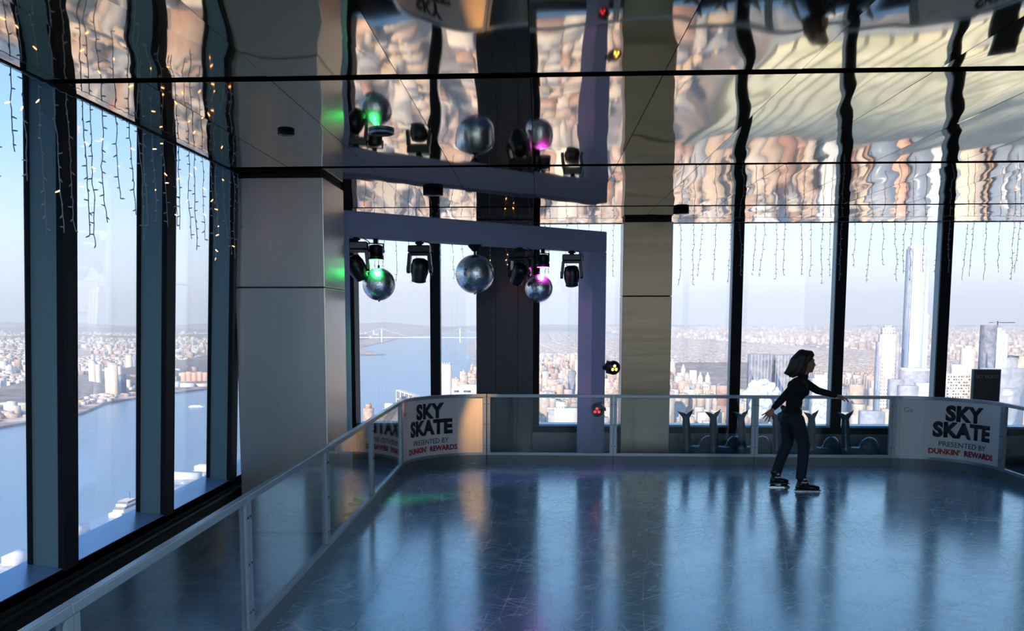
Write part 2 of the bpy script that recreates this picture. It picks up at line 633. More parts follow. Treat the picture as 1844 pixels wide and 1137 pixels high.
def facade_mat(name, stops, wx=3.2, wz=3.5, win=0.55, win_col=(0.12, 0.14, 0.18, 1), roof=(0.56, 0.49, 0.44, 1), rough=0.7, wu=0.45, wv=0.55):
    """walls with rows of windows laid out in metres on the UV map, flat roofs mottled grey"""
    m, t, out = new_mat(name)
    L = t.links.new
    p = t.nodes.new('ShaderNodeBsdfPrincipled')
    p.inputs['Roughness'].default_value = rough
    p.inputs['Specular IOR Level'].default_value = 0.3
    geo = t.nodes.new('ShaderNodeNewGeometry')
    oi = t.nodes.new('ShaderNodeObjectInfo')
    ad = t.nodes.new('ShaderNodeMath')
    ad.operation = 'ADD'
    L(geo.outputs['Random Per Island'], ad.inputs[0])
    L(oi.outputs['Random'], ad.inputs[1])
    fr = t.nodes.new('ShaderNodeMath')
    fr.operation = 'FRACT'
    L(ad.outputs[0], fr.inputs[0])
    rp = ramp_node(t, stops, 'CONSTANT')
    L(fr.outputs[0], rp.inputs[0])
    uv = t.nodes.new('ShaderNodeUVMap')
    sp = t.nodes.new('ShaderNodeSeparateXYZ')
    L(uv.outputs[0], sp.inputs[0])
    ms = []
    for (o_, per, duty) in (('X', wx, wu), ('Y', wz, wv)):
        d = t.nodes.new('ShaderNodeMath')
        d.operation = 'DIVIDE'
        d.inputs[1].default_value = per
        L(sp.outputs[o_], d.inputs[0])
        f = t.nodes.new('ShaderNodeMath')
        f.operation = 'FRACT'
        L(d.outputs[0], f.inputs[0])
        g = t.nodes.new('ShaderNodeMath')
        g.operation = 'LESS_THAN'
        g.inputs[1].default_value = duty
        L(f.outputs[0], g.inputs[0])
        ms.append(g.outputs[0])
    mu = t.nodes.new('ShaderNodeMath')
    mu.operation = 'MULTIPLY'
    L(ms[0], mu.inputs[0])
    L(ms[1], mu.inputs[1])
    mw = t.nodes.new('ShaderNodeMath')
    mw.operation = 'MULTIPLY'
    mw.inputs[1].default_value = win
    L(mu.outputs[0], mw.inputs[0])
    mx = t.nodes.new('ShaderNodeMix')
    mx.data_type = 'RGBA'
    mx.inputs[7].default_value = win_col
    L(mw.outputs[0], mx.inputs['Factor'])
    L(rp.outputs[0], mx.inputs[6])
    # roof where the normal points up
    sn = t.nodes.new('ShaderNodeSeparateXYZ')
    L(geo.outputs['Normal'], sn.inputs[0])
    up = t.nodes.new('ShaderNodeMath')
    up.operation = 'GREATER_THAN'
    up.inputs[1].default_value = 0.5
    L(sn.outputs['Z'], up.inputs[0])
    nz = t.nodes.new('ShaderNodeTexNoise')
    nz.inputs['Scale'].default_value = 0.09
    nz.inputs['Detail'].default_value = 6
    L(geo.outputs['Position'], nz.inputs['Vector'])
    rr = ramp_node(t, [(0.35, tuple(c * 0.62 for c in roof[:3]) + (1,)), (0.65, tuple(min(1, c * 1.5) for c in roof[:3]) + (1,))])
    L(nz.outputs[0], rr.inputs[0])
    m3 = t.nodes.new('ShaderNodeMix')
    m3.data_type = 'RGBA'
    m3.inputs['Factor'].default_value = 0.65
    L(rr.outputs[0], m3.inputs[6])
    L(rp.outputs[0], m3.inputs[7])
    m2 = t.nodes.new('ShaderNodeMix')
    m2.data_type = 'RGBA'
    L(up.outputs[0], m2.inputs['Factor'])
    L(mx.outputs[2], m2.inputs[6])
    L(m3.outputs[2], m2.inputs[7])
    L(m2.outputs[2], p.inputs['Base Color'])
    L(p.outputs[0], out.inputs[0])
    return m


def one(c):
    return [(0.0, c)]


M['facade'] = facade_mat('city_facades', FACADES)
M['fac_house'] = facade_mat('house_facades', [(0.0, (0.58, 0.50, 0.44, 1)), (0.3, (0.48, 0.34, 0.27, 1)), (0.5, (0.68, 0.62, 0.57, 1)), (0.8, (0.36, 0.22, 0.17, 1))], 4, 3.2, 0.35)
M['fac_white'] = facade_mat('white_grid_facade', one((0.80, 0.72, 0.64, 1)), 5.6, 8.0, 0.85, (0.12, 0.13, 0.18, 1), wu=0.42, wv=0.55)
M['fac_cream'] = facade_mat('cream_facade', one((0.80, 0.70, 0.58, 1)), 4.5, 3.5, 0.5)
M['fac_brick'] = facade_mat('orange_brick_facade', one((0.72, 0.44, 0.33, 1)), 5.0, 4.0, 0.5)
M['fac_glass'] = facade_mat('pale_glass_facade', one((0.66, 0.73, 0.80, 1)), 3.0, 4.0, 0.14, (0.35, 0.50, 0.62, 1), rough=0.25, wu=0.85, wv=0.8)
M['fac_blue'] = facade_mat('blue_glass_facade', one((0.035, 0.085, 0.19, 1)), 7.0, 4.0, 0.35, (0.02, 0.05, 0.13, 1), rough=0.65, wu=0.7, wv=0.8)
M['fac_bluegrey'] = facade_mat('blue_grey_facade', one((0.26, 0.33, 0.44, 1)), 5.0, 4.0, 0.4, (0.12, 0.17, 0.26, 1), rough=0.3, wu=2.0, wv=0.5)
M['fac_cap'] = principled('pale_rooftop', (0.75, 0.75, 0.77, 1), 0.6)
M['fac_dark'] = principled('dark_window_band', (0.06, 0.07, 0.09, 1), 0.4)
M['bridge'] = principled('pale_bridge_steel', (0.75, 0.77, 0.80, 1), 0.5, noise_amt=0.05)
M['boat'] = principled('white_boat', (0.85, 0.85, 0.85, 1), 0.4)


def ground_mat(name, cols, scale, detail=8):
    m, t, out = new_mat(name)
    L = t.links.new
    p = t.nodes.new('ShaderNodeBsdfPrincipled')
    p.inputs['Roughness'].default_value = 0.95
    p.inputs['Specular IOR Level'].default_value = 0.1
    geo = t.nodes.new('ShaderNodeNewGeometry')
    nz = t.nodes.new('ShaderNodeTexNoise')
    nz.inputs['Scale'].default_value = scale
    nz.inputs['Detail'].default_value = detail
    nz.inputs['Roughness'].default_value = 0.7
    L(geo.outputs['Position'], nz.inputs['Vector'])
    rp = ramp_node(t, cols)
    L(nz.outputs[0], rp.inputs[0])
    L(rp.outputs[0], p.inputs['Base Color'])
    L(p.outputs[0], out.inputs[0])
    return m


M['land'] = ground_mat('city_ground', [(0.35, (0.20, 0.18, 0.18, 1)), (0.5, (0.36, 0.32, 0.30, 1)), (0.62, (0.55, 0.50, 0.47, 1))], 0.012)
M['land_far'] = ground_mat('far_suburbs', [(0.38, (0.16, 0.12, 0.13, 1)), (0.5, (0.38, 0.29, 0.27, 1)), (0.6, (0.72, 0.58, 0.52, 1))], 0.006)
M['park'] = ground_mat('bare_winter_trees', [(0.35, (0.16, 0.125, 0.12, 1)), (0.55, (0.27, 0.22, 0.20, 1)), (0.68, (0.42, 0.38, 0.34, 1))], 0.01)
M['lawn'] = ground_mat('pale_lawn', [(0.35, (0.30, 0.30, 0.22, 1)), (0.6, (0.5, 0.48, 0.38, 1))], 0.02)


def water_mat():
    m, t, out = new_mat('river_water')
    L = t.links.new
    p = t.nodes.new('ShaderNodeBsdfPrincipled')
    p.inputs['Base Color'].default_value = (0.13, 0.24, 0.36, 1)
    p.inputs['Roughness'].default_value = 0.28
    p.inputs['IOR'].default_value = 1.33
    geo = t.nodes.new('ShaderNodeNewGeometry')
    mp = t.nodes.new('ShaderNodeMapping')
    mp.inputs['Scale'].default_value = (0.004, 0.0012, 0.001)
    L(geo.outputs['Position'], mp.inputs[0])
    nz = t.nodes.new('ShaderNodeTexNoise')
    nz.inputs['Scale'].default_value = 1.0
    nz.inputs['Detail'].default_value = 5
    L(mp.outputs[0], nz.inputs['Vector'])
    mx = t.nodes.new('ShaderNodeMix')
    mx.data_type = 'RGBA'
    mx.inputs[6].default_value = (0.115, 0.225, 0.35, 1)
    mx.inputs[7].default_value = (0.20, 0.31, 0.43, 1)
    L(nz.outputs[0], mx.inputs['Factor'])
    L(mx.outputs[2], p.inputs['Base Color'])
    n2 = t.nodes.new('ShaderNodeTexNoise')
    n2.inputs['Scale'].default_value = 0.05
    n2.inputs['Detail'].default_value = 4
    L(geo.outputs['Position'], n2.inputs['Vector'])
    bp = t.nodes.new('ShaderNodeBump')
    bp.inputs['Distance'].default_value = 1.0
    bp.inputs['Strength'].default_value = 0.5
    L(n2.outputs[0], bp.inputs['Height'])
    L(bp.outputs[0], p.inputs['Normal'])
    L(p.outputs[0], out.inputs[0])
    return m


M['water'] = water_mat()

def stripe_roof_mat():
    m, t, out = new_mat('striped_green_roof')
    L = t.links.new
    p = t.nodes.new('ShaderNodeBsdfPrincipled')
    p.inputs['Roughness'].default_value = 0.8
    geo = t.nodes.new('ShaderNodeNewGeometry')
    sp = t.nodes.new('ShaderNodeSeparateXYZ')
    L(geo.outputs['Position'], sp.inputs[0])
    d = t.nodes.new('ShaderNodeMath'); d.operation = 'DIVIDE'; d.inputs[1].default_value = 27.0
    L(sp.outputs['X'], d.inputs[0])
    f = t.nodes.new('ShaderNodeMath'); f.operation = 'FRACT'
    L(d.outputs[0], f.inputs[0])
    g = t.nodes.new('ShaderNodeMath'); g.operation = 'LESS_THAN'; g.inputs[1].default_value = 0.2
    L(f.outputs[0], g.inputs[0])
    nz = t.nodes.new('ShaderNodeTexNoise'); nz.inputs['Scale'].default_value = 0.02; nz.inputs['Detail'].default_value = 4
    L(geo.outputs['Position'], nz.inputs['Vector'])
    rp = ramp_node(t, [(0.35, (0.40, 0.44, 0.32, 1)), (0.65, (0.62, 0.63, 0.50, 1))])
    L(nz.outputs[0], rp.inputs[0])
    mx = t.nodes.new('ShaderNodeMix'); mx.data_type = 'RGBA'
    mx.inputs[7].default_value = (0.12, 0.13, 0.10, 1)
    L(g.outputs[0], mx.inputs['Factor'])
    L(rp.outputs[0], mx.inputs[6])
    L(mx.outputs[2], p.inputs['Base Color'])
    L(p.outputs[0], out.inputs[0])
    return m


M['stripes'] = stripe_roof_mat()

# ------------------------------------------------------------------ haze over the city
def haze():
    m, t, out = new_mat('city_haze')
    v = t.nodes.new('ShaderNodeVolumeScatter')
    v.inputs['Color'].default_value = (0.90, 0.95, 1.0, 1)
    v.inputs['Density'].default_value = 0.000065
    v.inputs['Anisotropy'].default_value = 0.0
    t.links.new(v.outputs[0], out.inputs['Volume'])
    b = MB().box(-36000, 36000, 16, 33000, GZ - 30, 700)
    o = b.build('haze', m)
    tag(o, 'pale winter haze hanging over the river and the city', 'haze', kind='stuff')


haze()
#@@STRUCT

# ================================================================== the room
ZC = 3.43           # ceiling
ZF = -0.10          # floor around the raised rink
ZS = 0.45           # window sill
XL, YB = -3.04, 13.40
XR, YF = 9.6, -6.0
LEAN = 0.135        # the left facade leans in over its height


def structure(o):
    o['kind'] = 'structure'
    return o


# floor
structure(MB().box(XL - 0.4, XR + 0.3, YF - 0.3, YB + 0.4, ZF - 0.3, ZF).build('floor', M['plank']))


def arc(cx, cy, r, a0, a1, n):
    return [(cx + r * math.cos(R(a0 + (a1 - a0) * i / n)), cy + r * math.sin(R(a0 + (a1 - a0) * i / n))) for i in range(n + 1)]


# rink outline: left straight, left corner, back straight, right corner, right straight
XRL, XRR, YRB = -1.78, 5.86, 12.52
RL, RR_ = 1.05, 0.98
corner_l = arc(XRL + RL, YRB - RL, RL, 180, 90, 16)
corner_r = arc(XRR - RR_, YRB - RR_, RR_, 90, 0, 16)
outline = [(XRL, -4.6)] + corner_l + corner_r + [(XRR, -4.6)]
structure(MB().prism(outline[::-1], ZF, 0.0).build('floor_rink', M['rink']))

# ceiling: black void and rippled mirror panels with open slots between the rows
structure(MB().box(-2.89, XR + 0.3, YF, YB + 0.3, ZC + 0.05, ZC + 0.35).build('ceiling_void', M['black']))
rnd = random.Random(4)
cm = MB()
xs = [-2.885] + [-2.325 + 0.757 * k for k in range(0, 16)] + [XR]
ys = [YF, -4.0, -0.90, 2.20, 5.30, 8.40, 11.50, YB + 0.215]
for j in range(len(ys) - 1):
    y0, y1 = ys[j] + (0.055 if j else 0), ys[j + 1] - (0.055 if j < len(ys) - 2 else 0)
    for i in range(len(xs) - 1):
        x0, x1 = xs[i] + 0.0022, xs[i + 1] - 0.0022
        dz = [rnd.uniform(0, 0.004) for _ in range(4)]
        b = [(x0, y0, ZC + dz[0]), (x1, y0, ZC + dz[1]), (x1, y1, ZC + dz[2]), (x0, y1, ZC + dz[3])]
        tp = [(p[0], p[1], ZC + 0.03) for p in b]
        cm.hexa(b, tp)
structure(cm.build('ceiling', M['ceiling']))
# shadow trim round the edge of the ceiling
structure(MB().box(-2.905, -2.886, YF, YB + 0.2, ZC - 0.006, ZC + 0.32).box(-3.4, -2.886, YF, YB + 0.2, ZC + 0.32, ZC + 0.42).build('trim_1', M['black']))
structure(MB().box(XL, XR, YB + 0.215, YB + 0.235, ZC - 0.006, ZC + 0.06).build('trim_2', M['black']))


def lean(z):
    return LEAN * (z - ZS) / (ZC - ZS)


# ---- left wall: curb, sill, fins, panes
w = MB().box(XL - 0.02, XL + 0.0, YF, YB, ZF, ZS - 0.005)
w.tube([(XL + 0.012, YF, 0.33), (XL + 0.012, YB - 0.3, 0.33)], 0.022, 8)
structure(w.build('wall_left', M['black']))
structure(MB().hexa([(XL - 0.27, YF, ZS - 0.07), (XL, YF, ZS - 0.07), (XL, YB, ZS - 0.07), (XL - 0.27, YB, ZS - 0.07)],
                    [(XL - 0.27, YF, ZS + 0.03), (XL, YF, ZS), (XL, YB, ZS), (XL - 0.27, YB, ZS + 0.03)]).build('trim_3', M['sill']))
my = [5.555 + 1.56 * k for k in range(-7, 6)]          # fin centres
k_win = 0
for i, y in enumerate(my):
    # black inner cap and grey-green fin in one mullion
    mm = MB()
    zt = ZC + 0.33
    for (xa, xb, ya, yb, mi) in ((XL - 0.03, XL + 0.012, y - 0.088, y + 0.088, 0), (XL - 0.20, XL - 0.03, y - 0.080, y + 0.080, 1), (XL - 0.235, XL - 0.20, y - 0.088, y + 0.088, 0)):
        mm.hexa([(xa, ya, ZS - 0.02), (xb, ya, ZS - 0.02), (xb, yb, ZS - 0.02), (xa, yb, ZS - 0.02)],
                [(xa + lean(zt), ya, zt), (xb + lean(zt), ya, zt), (xb + lean(zt), yb, zt), (xa + lean(zt), yb, zt)], mi)
    structure(mm.build('trim_mullion_left', [M['black'], M['teal_fin']]))
    if i < len(my) - 1:
        k_win += 1
        wn = structure(MB().hexa([(XL - 0.222, y + 0.085, ZS + 0.02), (XL - 0.212, y + 0.085, ZS + 0.02), (XL - 0.212, my[i + 1] - 0.085, ZS + 0.02), (XL - 0.222, my[i + 1] - 0.085, ZS + 0.02)],
                                 [(XL - 0.222 + lean(zt), y + 0.085, zt), (XL - 0.212 + lean(zt), y + 0.085, zt), (XL - 0.212 + lean(zt), my[i + 1] - 0.085, zt), (XL - 0.222 + lean(zt), my[i + 1] - 0.085, zt)])
                       .build('window_%d' % k_win, M['glass']))
# corner post
structure(MB().box(XL - 0.2, -2.735, YB - 0.12, YB + 0.24, ZF, ZC + 0.04).build('trim_corner_post', M['black']))

# ---- back wall: curb with metal panels, sill, fins, panes
structure(MB().box(-2.75, XR, YB - 0.06, YB, ZF, ZS - 0.03).build('wall_back', M['black']))
cp = MB()
for k in range(9):
    x0 = -2.2 + 1.48 * k
    cp.box(x0 + 0.01, x0 + 1.47, YB - 0.085, YB - 0.06, ZF + 0.14, ZS - 0.115)
structure(cp.build('trim_4', M['steel_dark'], bevel=0.004))
structure(MB().box(-2.75, XR, YB - 0.0, YB + 0.24, ZS - 0.06, ZS).build('trim_5', M['sill']))
mx_ = [-1.467 + 1.4815 * k - 0.075 for k in range(0, 8)]
for i, x in enumerate([-2.81] + mx_):
    if i:
        mm = MB()
        mm.box(x - 0.075, x + 0.075, YB - 0.015, YB + 0.03, ZS - 0.03, ZC + 0.04, 0)
        mm.box(x - 0.070, x + 0.070, YB + 0.03, YB + 0.20, ZS - 0.03, ZC + 0.04, 1)
        structure(mm.build('trim_mullion_back', [M['black'], M['teal_fin']]))
    nx = ([-2.81] + mx_ + [XR])[i + 1]
    k_win += 1
    structure(MB().box(x + 0.07, nx - 0.07, YB + 0.19, YB + 0.2, ZS, ZC + 0.04).build('window_%d' % k_win, M['glass']))

# ---- closed sides of the room out of the picture, slab above, added sun blocker for the left windows
structure(MB().box(XR, XR + 0.2, YF, YB + 0.3, ZF, ZC + 0.3).build('wall_right', M['wall_dark']))
structure(MB().box(XL - 0.3, XR + 0.2, YF - 0.2, YF, ZF, ZS).build('wall_front', M['wall_dark']))
for k in range(6):  # unseen windows, added so skylight from behind brightens the columns
    x0 = XL + 2.1 * k
    structure(MB().box(x0 - 0.1, x0 + 0.1, YF - 0.2, YF, ZS, ZC + 0.1).build('trim_mullion_front', M['teal_fin']))
    k_win += 1
    structure(MB().box(x0 + 0.1, x0 + 2.0, YF - 0.11, YF - 0.10, ZS, ZC + 0.1).build('window_%d' % k_win, M['glass']))
structure(MB().box(-26.0, XL - 0.3, YF - 8.0, YF - 0.2, -60, 40).build('wall_sun_block', M['wall_dark']))  # unseen mass added to keep the sun out of the left windows
structure(MB().box(XL - 0.35, XR + 1, YF - 8, YB + 0.35, ZC + 0.40, ZC + 1.2).build('ceiling_slab', M['wall_dark']))  # rear overhang added to stop sun entering the front windows
structure(MB().box(XL - 0.35, XR + 1, YF - 3, YB + 0.35, ZF - 1.2, ZF - 0.31).build('floor_slab', M['wall_dark']))

# ---- steel clad columns
def column(x0, x1, y0, y1, zseam, name, label, mat):
    c = empty(name, ((x0 + x1) / 2, (y0 + y1) / 2, ZF))
    structure(c)
    cx, cy = (x0 + x1) / 2, (y0 + y1) / 2
    def cb(nm, za, zb, mat, ins=0.0):
        o = MB().box(x0 - cx + ins, x1 - cx - ins, y0 - cy + ins, y1 - cy - ins, za - ZF, zb - ZF).build(nm, mat, c, bevel=0.006 if not ins else 0)
        return o
    cb('cladding', ZF + 0.002, zseam - 0.004, mat)
    cb('cladding', zseam + 0.004, ZC - 0.045, mat)
    cb('shadow_gap', ZF + 0.002, ZC - 0.001, M['black'], 0.02)
    tag(c, label, 'column')
    return c


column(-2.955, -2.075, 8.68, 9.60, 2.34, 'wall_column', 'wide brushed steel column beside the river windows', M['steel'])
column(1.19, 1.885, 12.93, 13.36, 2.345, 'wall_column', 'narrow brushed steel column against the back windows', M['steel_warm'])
pl = MB().box(-0.90, -0.085, 13.0, 13.39, ZF, ZC + 0.0).box(-0.62, -0.30, 12.985, 13.0, 0.5, ZC - 0.02)
structure(pl.build('wall_pillar', M['pillar'], bevel=0.008))

# ================================================================== barrier round the rink
ZT = 0.975      # top of rail


def barrier(path, name, label, printed=False, group=None):
    """one framed barrier unit: path runs with the rink on its right hand side"""
    n0 = Vector(path[0])
    g = empty(name, (n0.x, n0.y, 0.0))
    P = [(p[0] - n0.x, p[1] - n0.y) for p in path]
    T = 0.022
    rl = MB().strip(P, -T, T, ZT - 0.045, ZT)
    rl.build('top_rail', M['rail'], g, bevel=0.004)
    MB().strip(P, -T, T, 0.115, 0.15).build('bottom_rail', M['rail'], g)
    MB().strip(P, -T - 0.004, T + 0.004, 0.0, 0.115).build('kick_plate', M['kick'], g)
    # posts at both ends
    for (a, b) in ((0, 1), (-1, -2)):
        pa, pb = Vector(P[a]), Vector(P[b])
        d = (pb - pa).normalized()
        q = [(pa.x, pa.y), ((pa + d * 0.045).x, (pa + d * 0.045).y)]
        if a == -1: q = q[::-1]
        po = MB().strip(q, -T, T, 0.15, ZT - 0.045).build('post', M['rail'], g)
        c = pa + d * 0.022
        nrm = Vector((-d.y, d.x)) * (1 if a == 0 else -1)
        for z in (0.25, 0.55, 0.84):
            MB().lathe([(0.0075, T), (0.0075, T + 0.005), (0.004, T + 0.007)], (c.x, c.y, z), (-nrm.x, -nrm.y, 0), 8).build('bolt', M['bolt'], po)
    pin = path_trim(P, 0.045)
    if printed:
        MB().strip(pin, -0.012, 0.006, 0.15, ZT - 0.045).build('printed_panel', M['panel_white'], g)
    else:
        MB().strip(pin, -0.004, 0.004, 0.15, ZT - 0.045).build('glass_pane', M['rail_glass'], g)
    tag(g, label, 'barrier', group)
    return g


def path_trim(P, d):
    P = [Vector(p) for p in P]
    L = [0]
    for i in range(1, len(P)):
        L.append(L[-1] + (P[i] - P[i - 1]).length)

    def at(s):
        for i in range(1, len(P)):
            if s <= L[i] + 1e-9:
                f = (s - L[i - 1]) / (L[i] - L[i - 1])
                return P[i - 1].lerp(P[i], f)
        return P[-1]
    out = [at(d)] + [p for p, l in zip(P, L) if d < l < L[-1] - d] + [at(L[-1] - d)]
    return [(p.x, p.y) for p in out]


yl = [-0.86, 1.18, 3.22, 5.29, 7.35, 9.42, 11.45]
names_l = ['clear barrier panel of the left run, beside the viewer', 'clear barrier panel of the left run, just out at the lower left',
           'clear barrier panel of the left run, nearest in the lower left corner of the photo', 'clear barrier panel of the left run, second from the viewer',
           'clear barrier panel of the left run, in front of the wide steel column', 'clear barrier panel of the left run, last before the printed curve']
for k in range(len(yl) - 1):
    if k == 0: continue
    barrier([(XRL, yl[k] + 0.003), (XRL, yl[k + 1] - 0.003)], 'barrier_panel', names_l[k], group='clear rink barrier panels')
xb = [-0.72, 1.05, 3.0, 4.87]
names_b = ['clear barrier panel of the back run, next to the left printed curve', 'clear barrier panel of the back run, in front of the narrow steel column',
           'clear barrier panel of the back run, behind the skater']
for k in range(3):
    barrier([(xb[k] + 0.003, YRB), (xb[k + 1] - 0.003, YRB)], 'barrier_panel', names_b[k], group='clear rink barrier panels')
yr = [11.54, 9.6, 7.6]
for k in range(2):
    barrier([(XRR, yr[k] - 0.003), (XRR, yr[k + 1] + 0.003)], 'barrier_panel',
            ['barrier panel at the right edge, next to the right printed curve', 'barrier panel of the right run, out of the frame'][k], group='clear rink barrier panels')
cl = [(XRL, yl[-1])] + corner_l[:] + [(xb[0], YRB)]
cl = [p for i, p in enumerate(cl) if i == 0 or (Vector(p) - Vector(cl[i - 1])).length > 0.02]
cr = [(xb[-1], YRB)] + corner_r + [(XRR, yr[0])]
cr = [p for i, p in enumerate(cr) if i == 0 or (Vector(p) - Vector(cr[i - 1])).length > 0.02]
bar_l = barrier(cl, 'curved_barrier_panel', 'curved white printed barrier in the left corner, lit orange by a stage light', True, 'curved printed barrier panels')
bar_r = barrier(cr, 'curved_barrier_panel', 'curved white printed barrier in the right corner, in bluish daylight', True, 'curved printed barrier panels')


def path_at(P, s):
    P = [Vector(p) for p in P]
    acc = 0
    for i in range(1, len(P)):
        l = (P[i] - P[i - 1]).length
        if s <= acc + l or i == len(P) - 1:
            d = (P[i] - P[i - 1]) / l
            return P[i - 1] + d * (s - acc), d
        acc += l


def path_len(P):
    return sum((Vector(P[i]) - Vector(P[i - 1])).length for i in range(1, len(P)))


def text_on(bar, path, txt, size, s_mid, z_base, mat, name, fat=0.0, sx=1.0, flip=1, off=0.0135):
    """letters bent along the plan path of a curved panel, on its rink side"""
    cu = bpy.data.curves.new(name, 'FONT')
    cu.body = txt
    cu.size = size
    cu.align_x = 'CENTER'
    cu.offset = fat
    cu.resolution_u = 3
    cu.space_character = 1.0 + fat * 3
    tmp = bpy.data.objects.new(name, cu)
    COL.objects.link(tmp)
    dg = bpy.context.evaluated_depsgraph_get()
    me = bpy.data.meshes.new_from_object(tmp.evaluated_get(dg))
    bpy.data.objects.remove(tmp)
    bm = bmesh.new()
    bm.from_mesh(me)
    # cut in narrow vertical strips so the letters follow the bend
    xs_ = [v.co.x for v in bm.verts]
    x = min(xs_)
    while x < max(xs_):
        geom = bm.verts[:] + bm.edges[:] + bm.faces[:]
        bmesh.ops.bisect_plane(bm, geom=geom, plane_co=(x, 0, 0), plane_no=(1, 0, 0))
        x += 0.04
    res = bmesh.ops.extrude_face_region(bm, geom=bm.faces[:])
    top = [e for e in res['geom'] if isinstance(e, bmesh.types.BMVert)]
    for v in top: v.co.z += 0.002
    org = bar.location
    for v in bm.verts:
        p, d = path_at(path, s_mid + v.co.x * sx)
        n_ = Vector((d.y, -d.x))       # right hand side = rink side
        q = p + n_ * (off + v.co.z)
        v.co = (q.x - org.x, q.y - org.y, z_base + v.co.y)
    bmesh.ops.recalc_face_normals(bm, faces=bm.faces[:])
    bm.to_mesh(me)
    bm.free()
    me.materials.clear()
    me.materials.append(mat)
    o = bpy.data.objects.new(name, me)
    COL.objects.link(o)
    o.parent = bar
    return o


for bar, path, mid in ((bar_l, cl, 0.47), (bar_r, cr, 0.585)):
    Lp = path_len(path)
    s0 = Lp * mid
    text_on(bar, path, 'SKY', 0.270, s0, 0.672, M['ink'], 'printed_words', 0.015, 1.0)
    text_on(bar, path, 'SKATE', 0.270, s0, 0.448, M['ink'], 'printed_words', 0.015, 0.97)
    text_on(bar, path, 'PRESENTED BY', 0.098, s0 + 0.01, 0.312, M['ink_grey'], 'printed_words', 0.0, 1.0)
    text_on(bar, path, "DUNKIN\u2019", 0.098, s0 - 0.235, 0.208, M['ink_orange'], 'printed_words', 0.004, 1.0)
    text_on(bar, path, 'REWARDS', 0.098, s0 + 0.245, 0.208, M['ink_red'], 'printed_words', 0.004, 0.97)
    # small ring shaped emblem near the upper left corner
    text_on(bar, path, 'G', 0.095, 0.17, 0.755, M['ink_faint'], 'printed_emblem', 0.0, 1.15)
    text_on(bar, path, 'o', 0.085, 0.235, 0.755, M['ink_faint'], 'printed_emblem', 0.0, 1.0)
#@@OBJECTS

# ================================================================== stage truss and its lamps
B0 = Vector((0.75, 12.78, 0))
BD = Vector((-0.7507, -0.6607, 0)).normalized()
BN = Vector((-BD.y, BD.x, 0))
ZB0, ZB1 = 2.955, 3.235
HB = 0.14
truss = empty('stage_truss', (B0.x, B0.y, ZF))


def bar_box(t0, t1, w, z0, z1, mb=None):
    mb = mb or MB()
    a, b = BD * t0, BD * t1
    n = BN * w
    q = [a - n, b - n, b + n, a + n]
    mb.hexa([(p.x, p.y, z0 - ZF) for p in q], [(p.x, p.y, z1 - ZF) for p in q])
    return mb


bar_box(-HB, 4.22, HB, ZB0, ZB1).build('beam', M['wrap'], truss, bevel=0.012)
bar_box(-HB, HB, HB, ZF + 0.03, ZB0).build('post', M['wrap'], truss, bevel=0.012)
bar_box(4.22 - 2 * HB, 4.22, HB, ZF + 0.03, ZB0).build('post', M['wrap'], truss, bevel=0.012)
bar_box(-0.24, 0.24, 0.24, ZF, ZF + 0.03).build('base_plate', M['black'], truss)
bar_box(3.80, 4.25, 0.2, ZF, ZF + 0.03).build('base_plate', M['black'], truss)
tag(truss, 'lilac-white wrapped stage truss standing in front of the back left corner', 'truss')


def bp(t, z, n=0.0):
    p = B0 + BD * t + BN * n
    return Vector((p.x, p.y, z))


def moving_head(t, label, tilt, lens='lens_dark', rz=0.0, lamp=None, n=0.0, open_=(0, -1)):
    g = empty('moving_head_light', bp(t, ZB0, n), rz)
    MB().box(-0.03, 0.03, -0.03, 0.03, -0.05, 0.01).tube([(-0.05, 0.0, -0.02), (0.05, 0, -0.02)], 0.012, 8).build('clamp', M['black'], g)
    MB().box(-0.13, 0.13, -0.09, 0.09, -0.135, -0.05).build('base', M['black_gloss'], g, bevel=0.012)
    yk = MB().box(-0.12, 0.12, -0.05, 0.05, -0.17, -0.135)
    for s in (-1, 1):
        yk.hexa([(s * 0.135 - 0.02, -0.05, -0.36), (s * 0.135 + 0.02, -0.05, -0.36), (s * 0.135 + 0.02, 0.05, -0.36), (s * 0.135 - 0.02, 0.05, -0.36)],
                [(s * 0.115 - 0.02, -0.06, -0.14), (s * 0.115 + 0.02, -0.06, -0.14), (s * 0.115 + 0.02, 0.06, -0.14), (s * 0.115 - 0.02, 0.06, -0.14)])
        yk.lathe([(0.05, -0.02), (0.05, 0.02)], (s * 0.135, 0, -0.33), (1, 0, 0), 16)
    yk.build('yoke', M['black_gloss'], g, bevel=0.006)
    hd = MB().lathe([(0.05, -0.13), (0.09, -0.11), (0.105, -0.04), (0.105, 0.04), (0.085, 0.12), (0.088, 0.15), (0.075, 0.155)], (0, 0, 0), (0, 0, -1), 20)
    for k in range(8):
        a = k * math.pi / 4
        hd.box(0.1 * math.cos(a) - 0.006, 0.1 * math.cos(a) + 0.006, 0.1 * math.sin(a) - 0.006, 0.1 * math.sin(a) + 0.006, -0.05, 0.05)
    h = hd.build('head', M['black_gloss'], g, loc=(0, 0, -0.33))
    h.rotation_euler = tilt
    MB().lathe([(0.07, 0.150), (0.068, 0.160), (0.03, 0.168)], (0, 0, 0), (0, 0, -1), 20).build('lens', M[lens], h)
    MB().tube([(0.09, 0.06, -0.09), (0.16, 0.09, -0.13), (0.15, 0.08, -0.04), (0.08, 0.04, -0.0)], 0.006, 6).build('cable', M['black'], g)
    tag(g, label, 'stage light', 'moving head stage lights hanging from the truss')
    return g


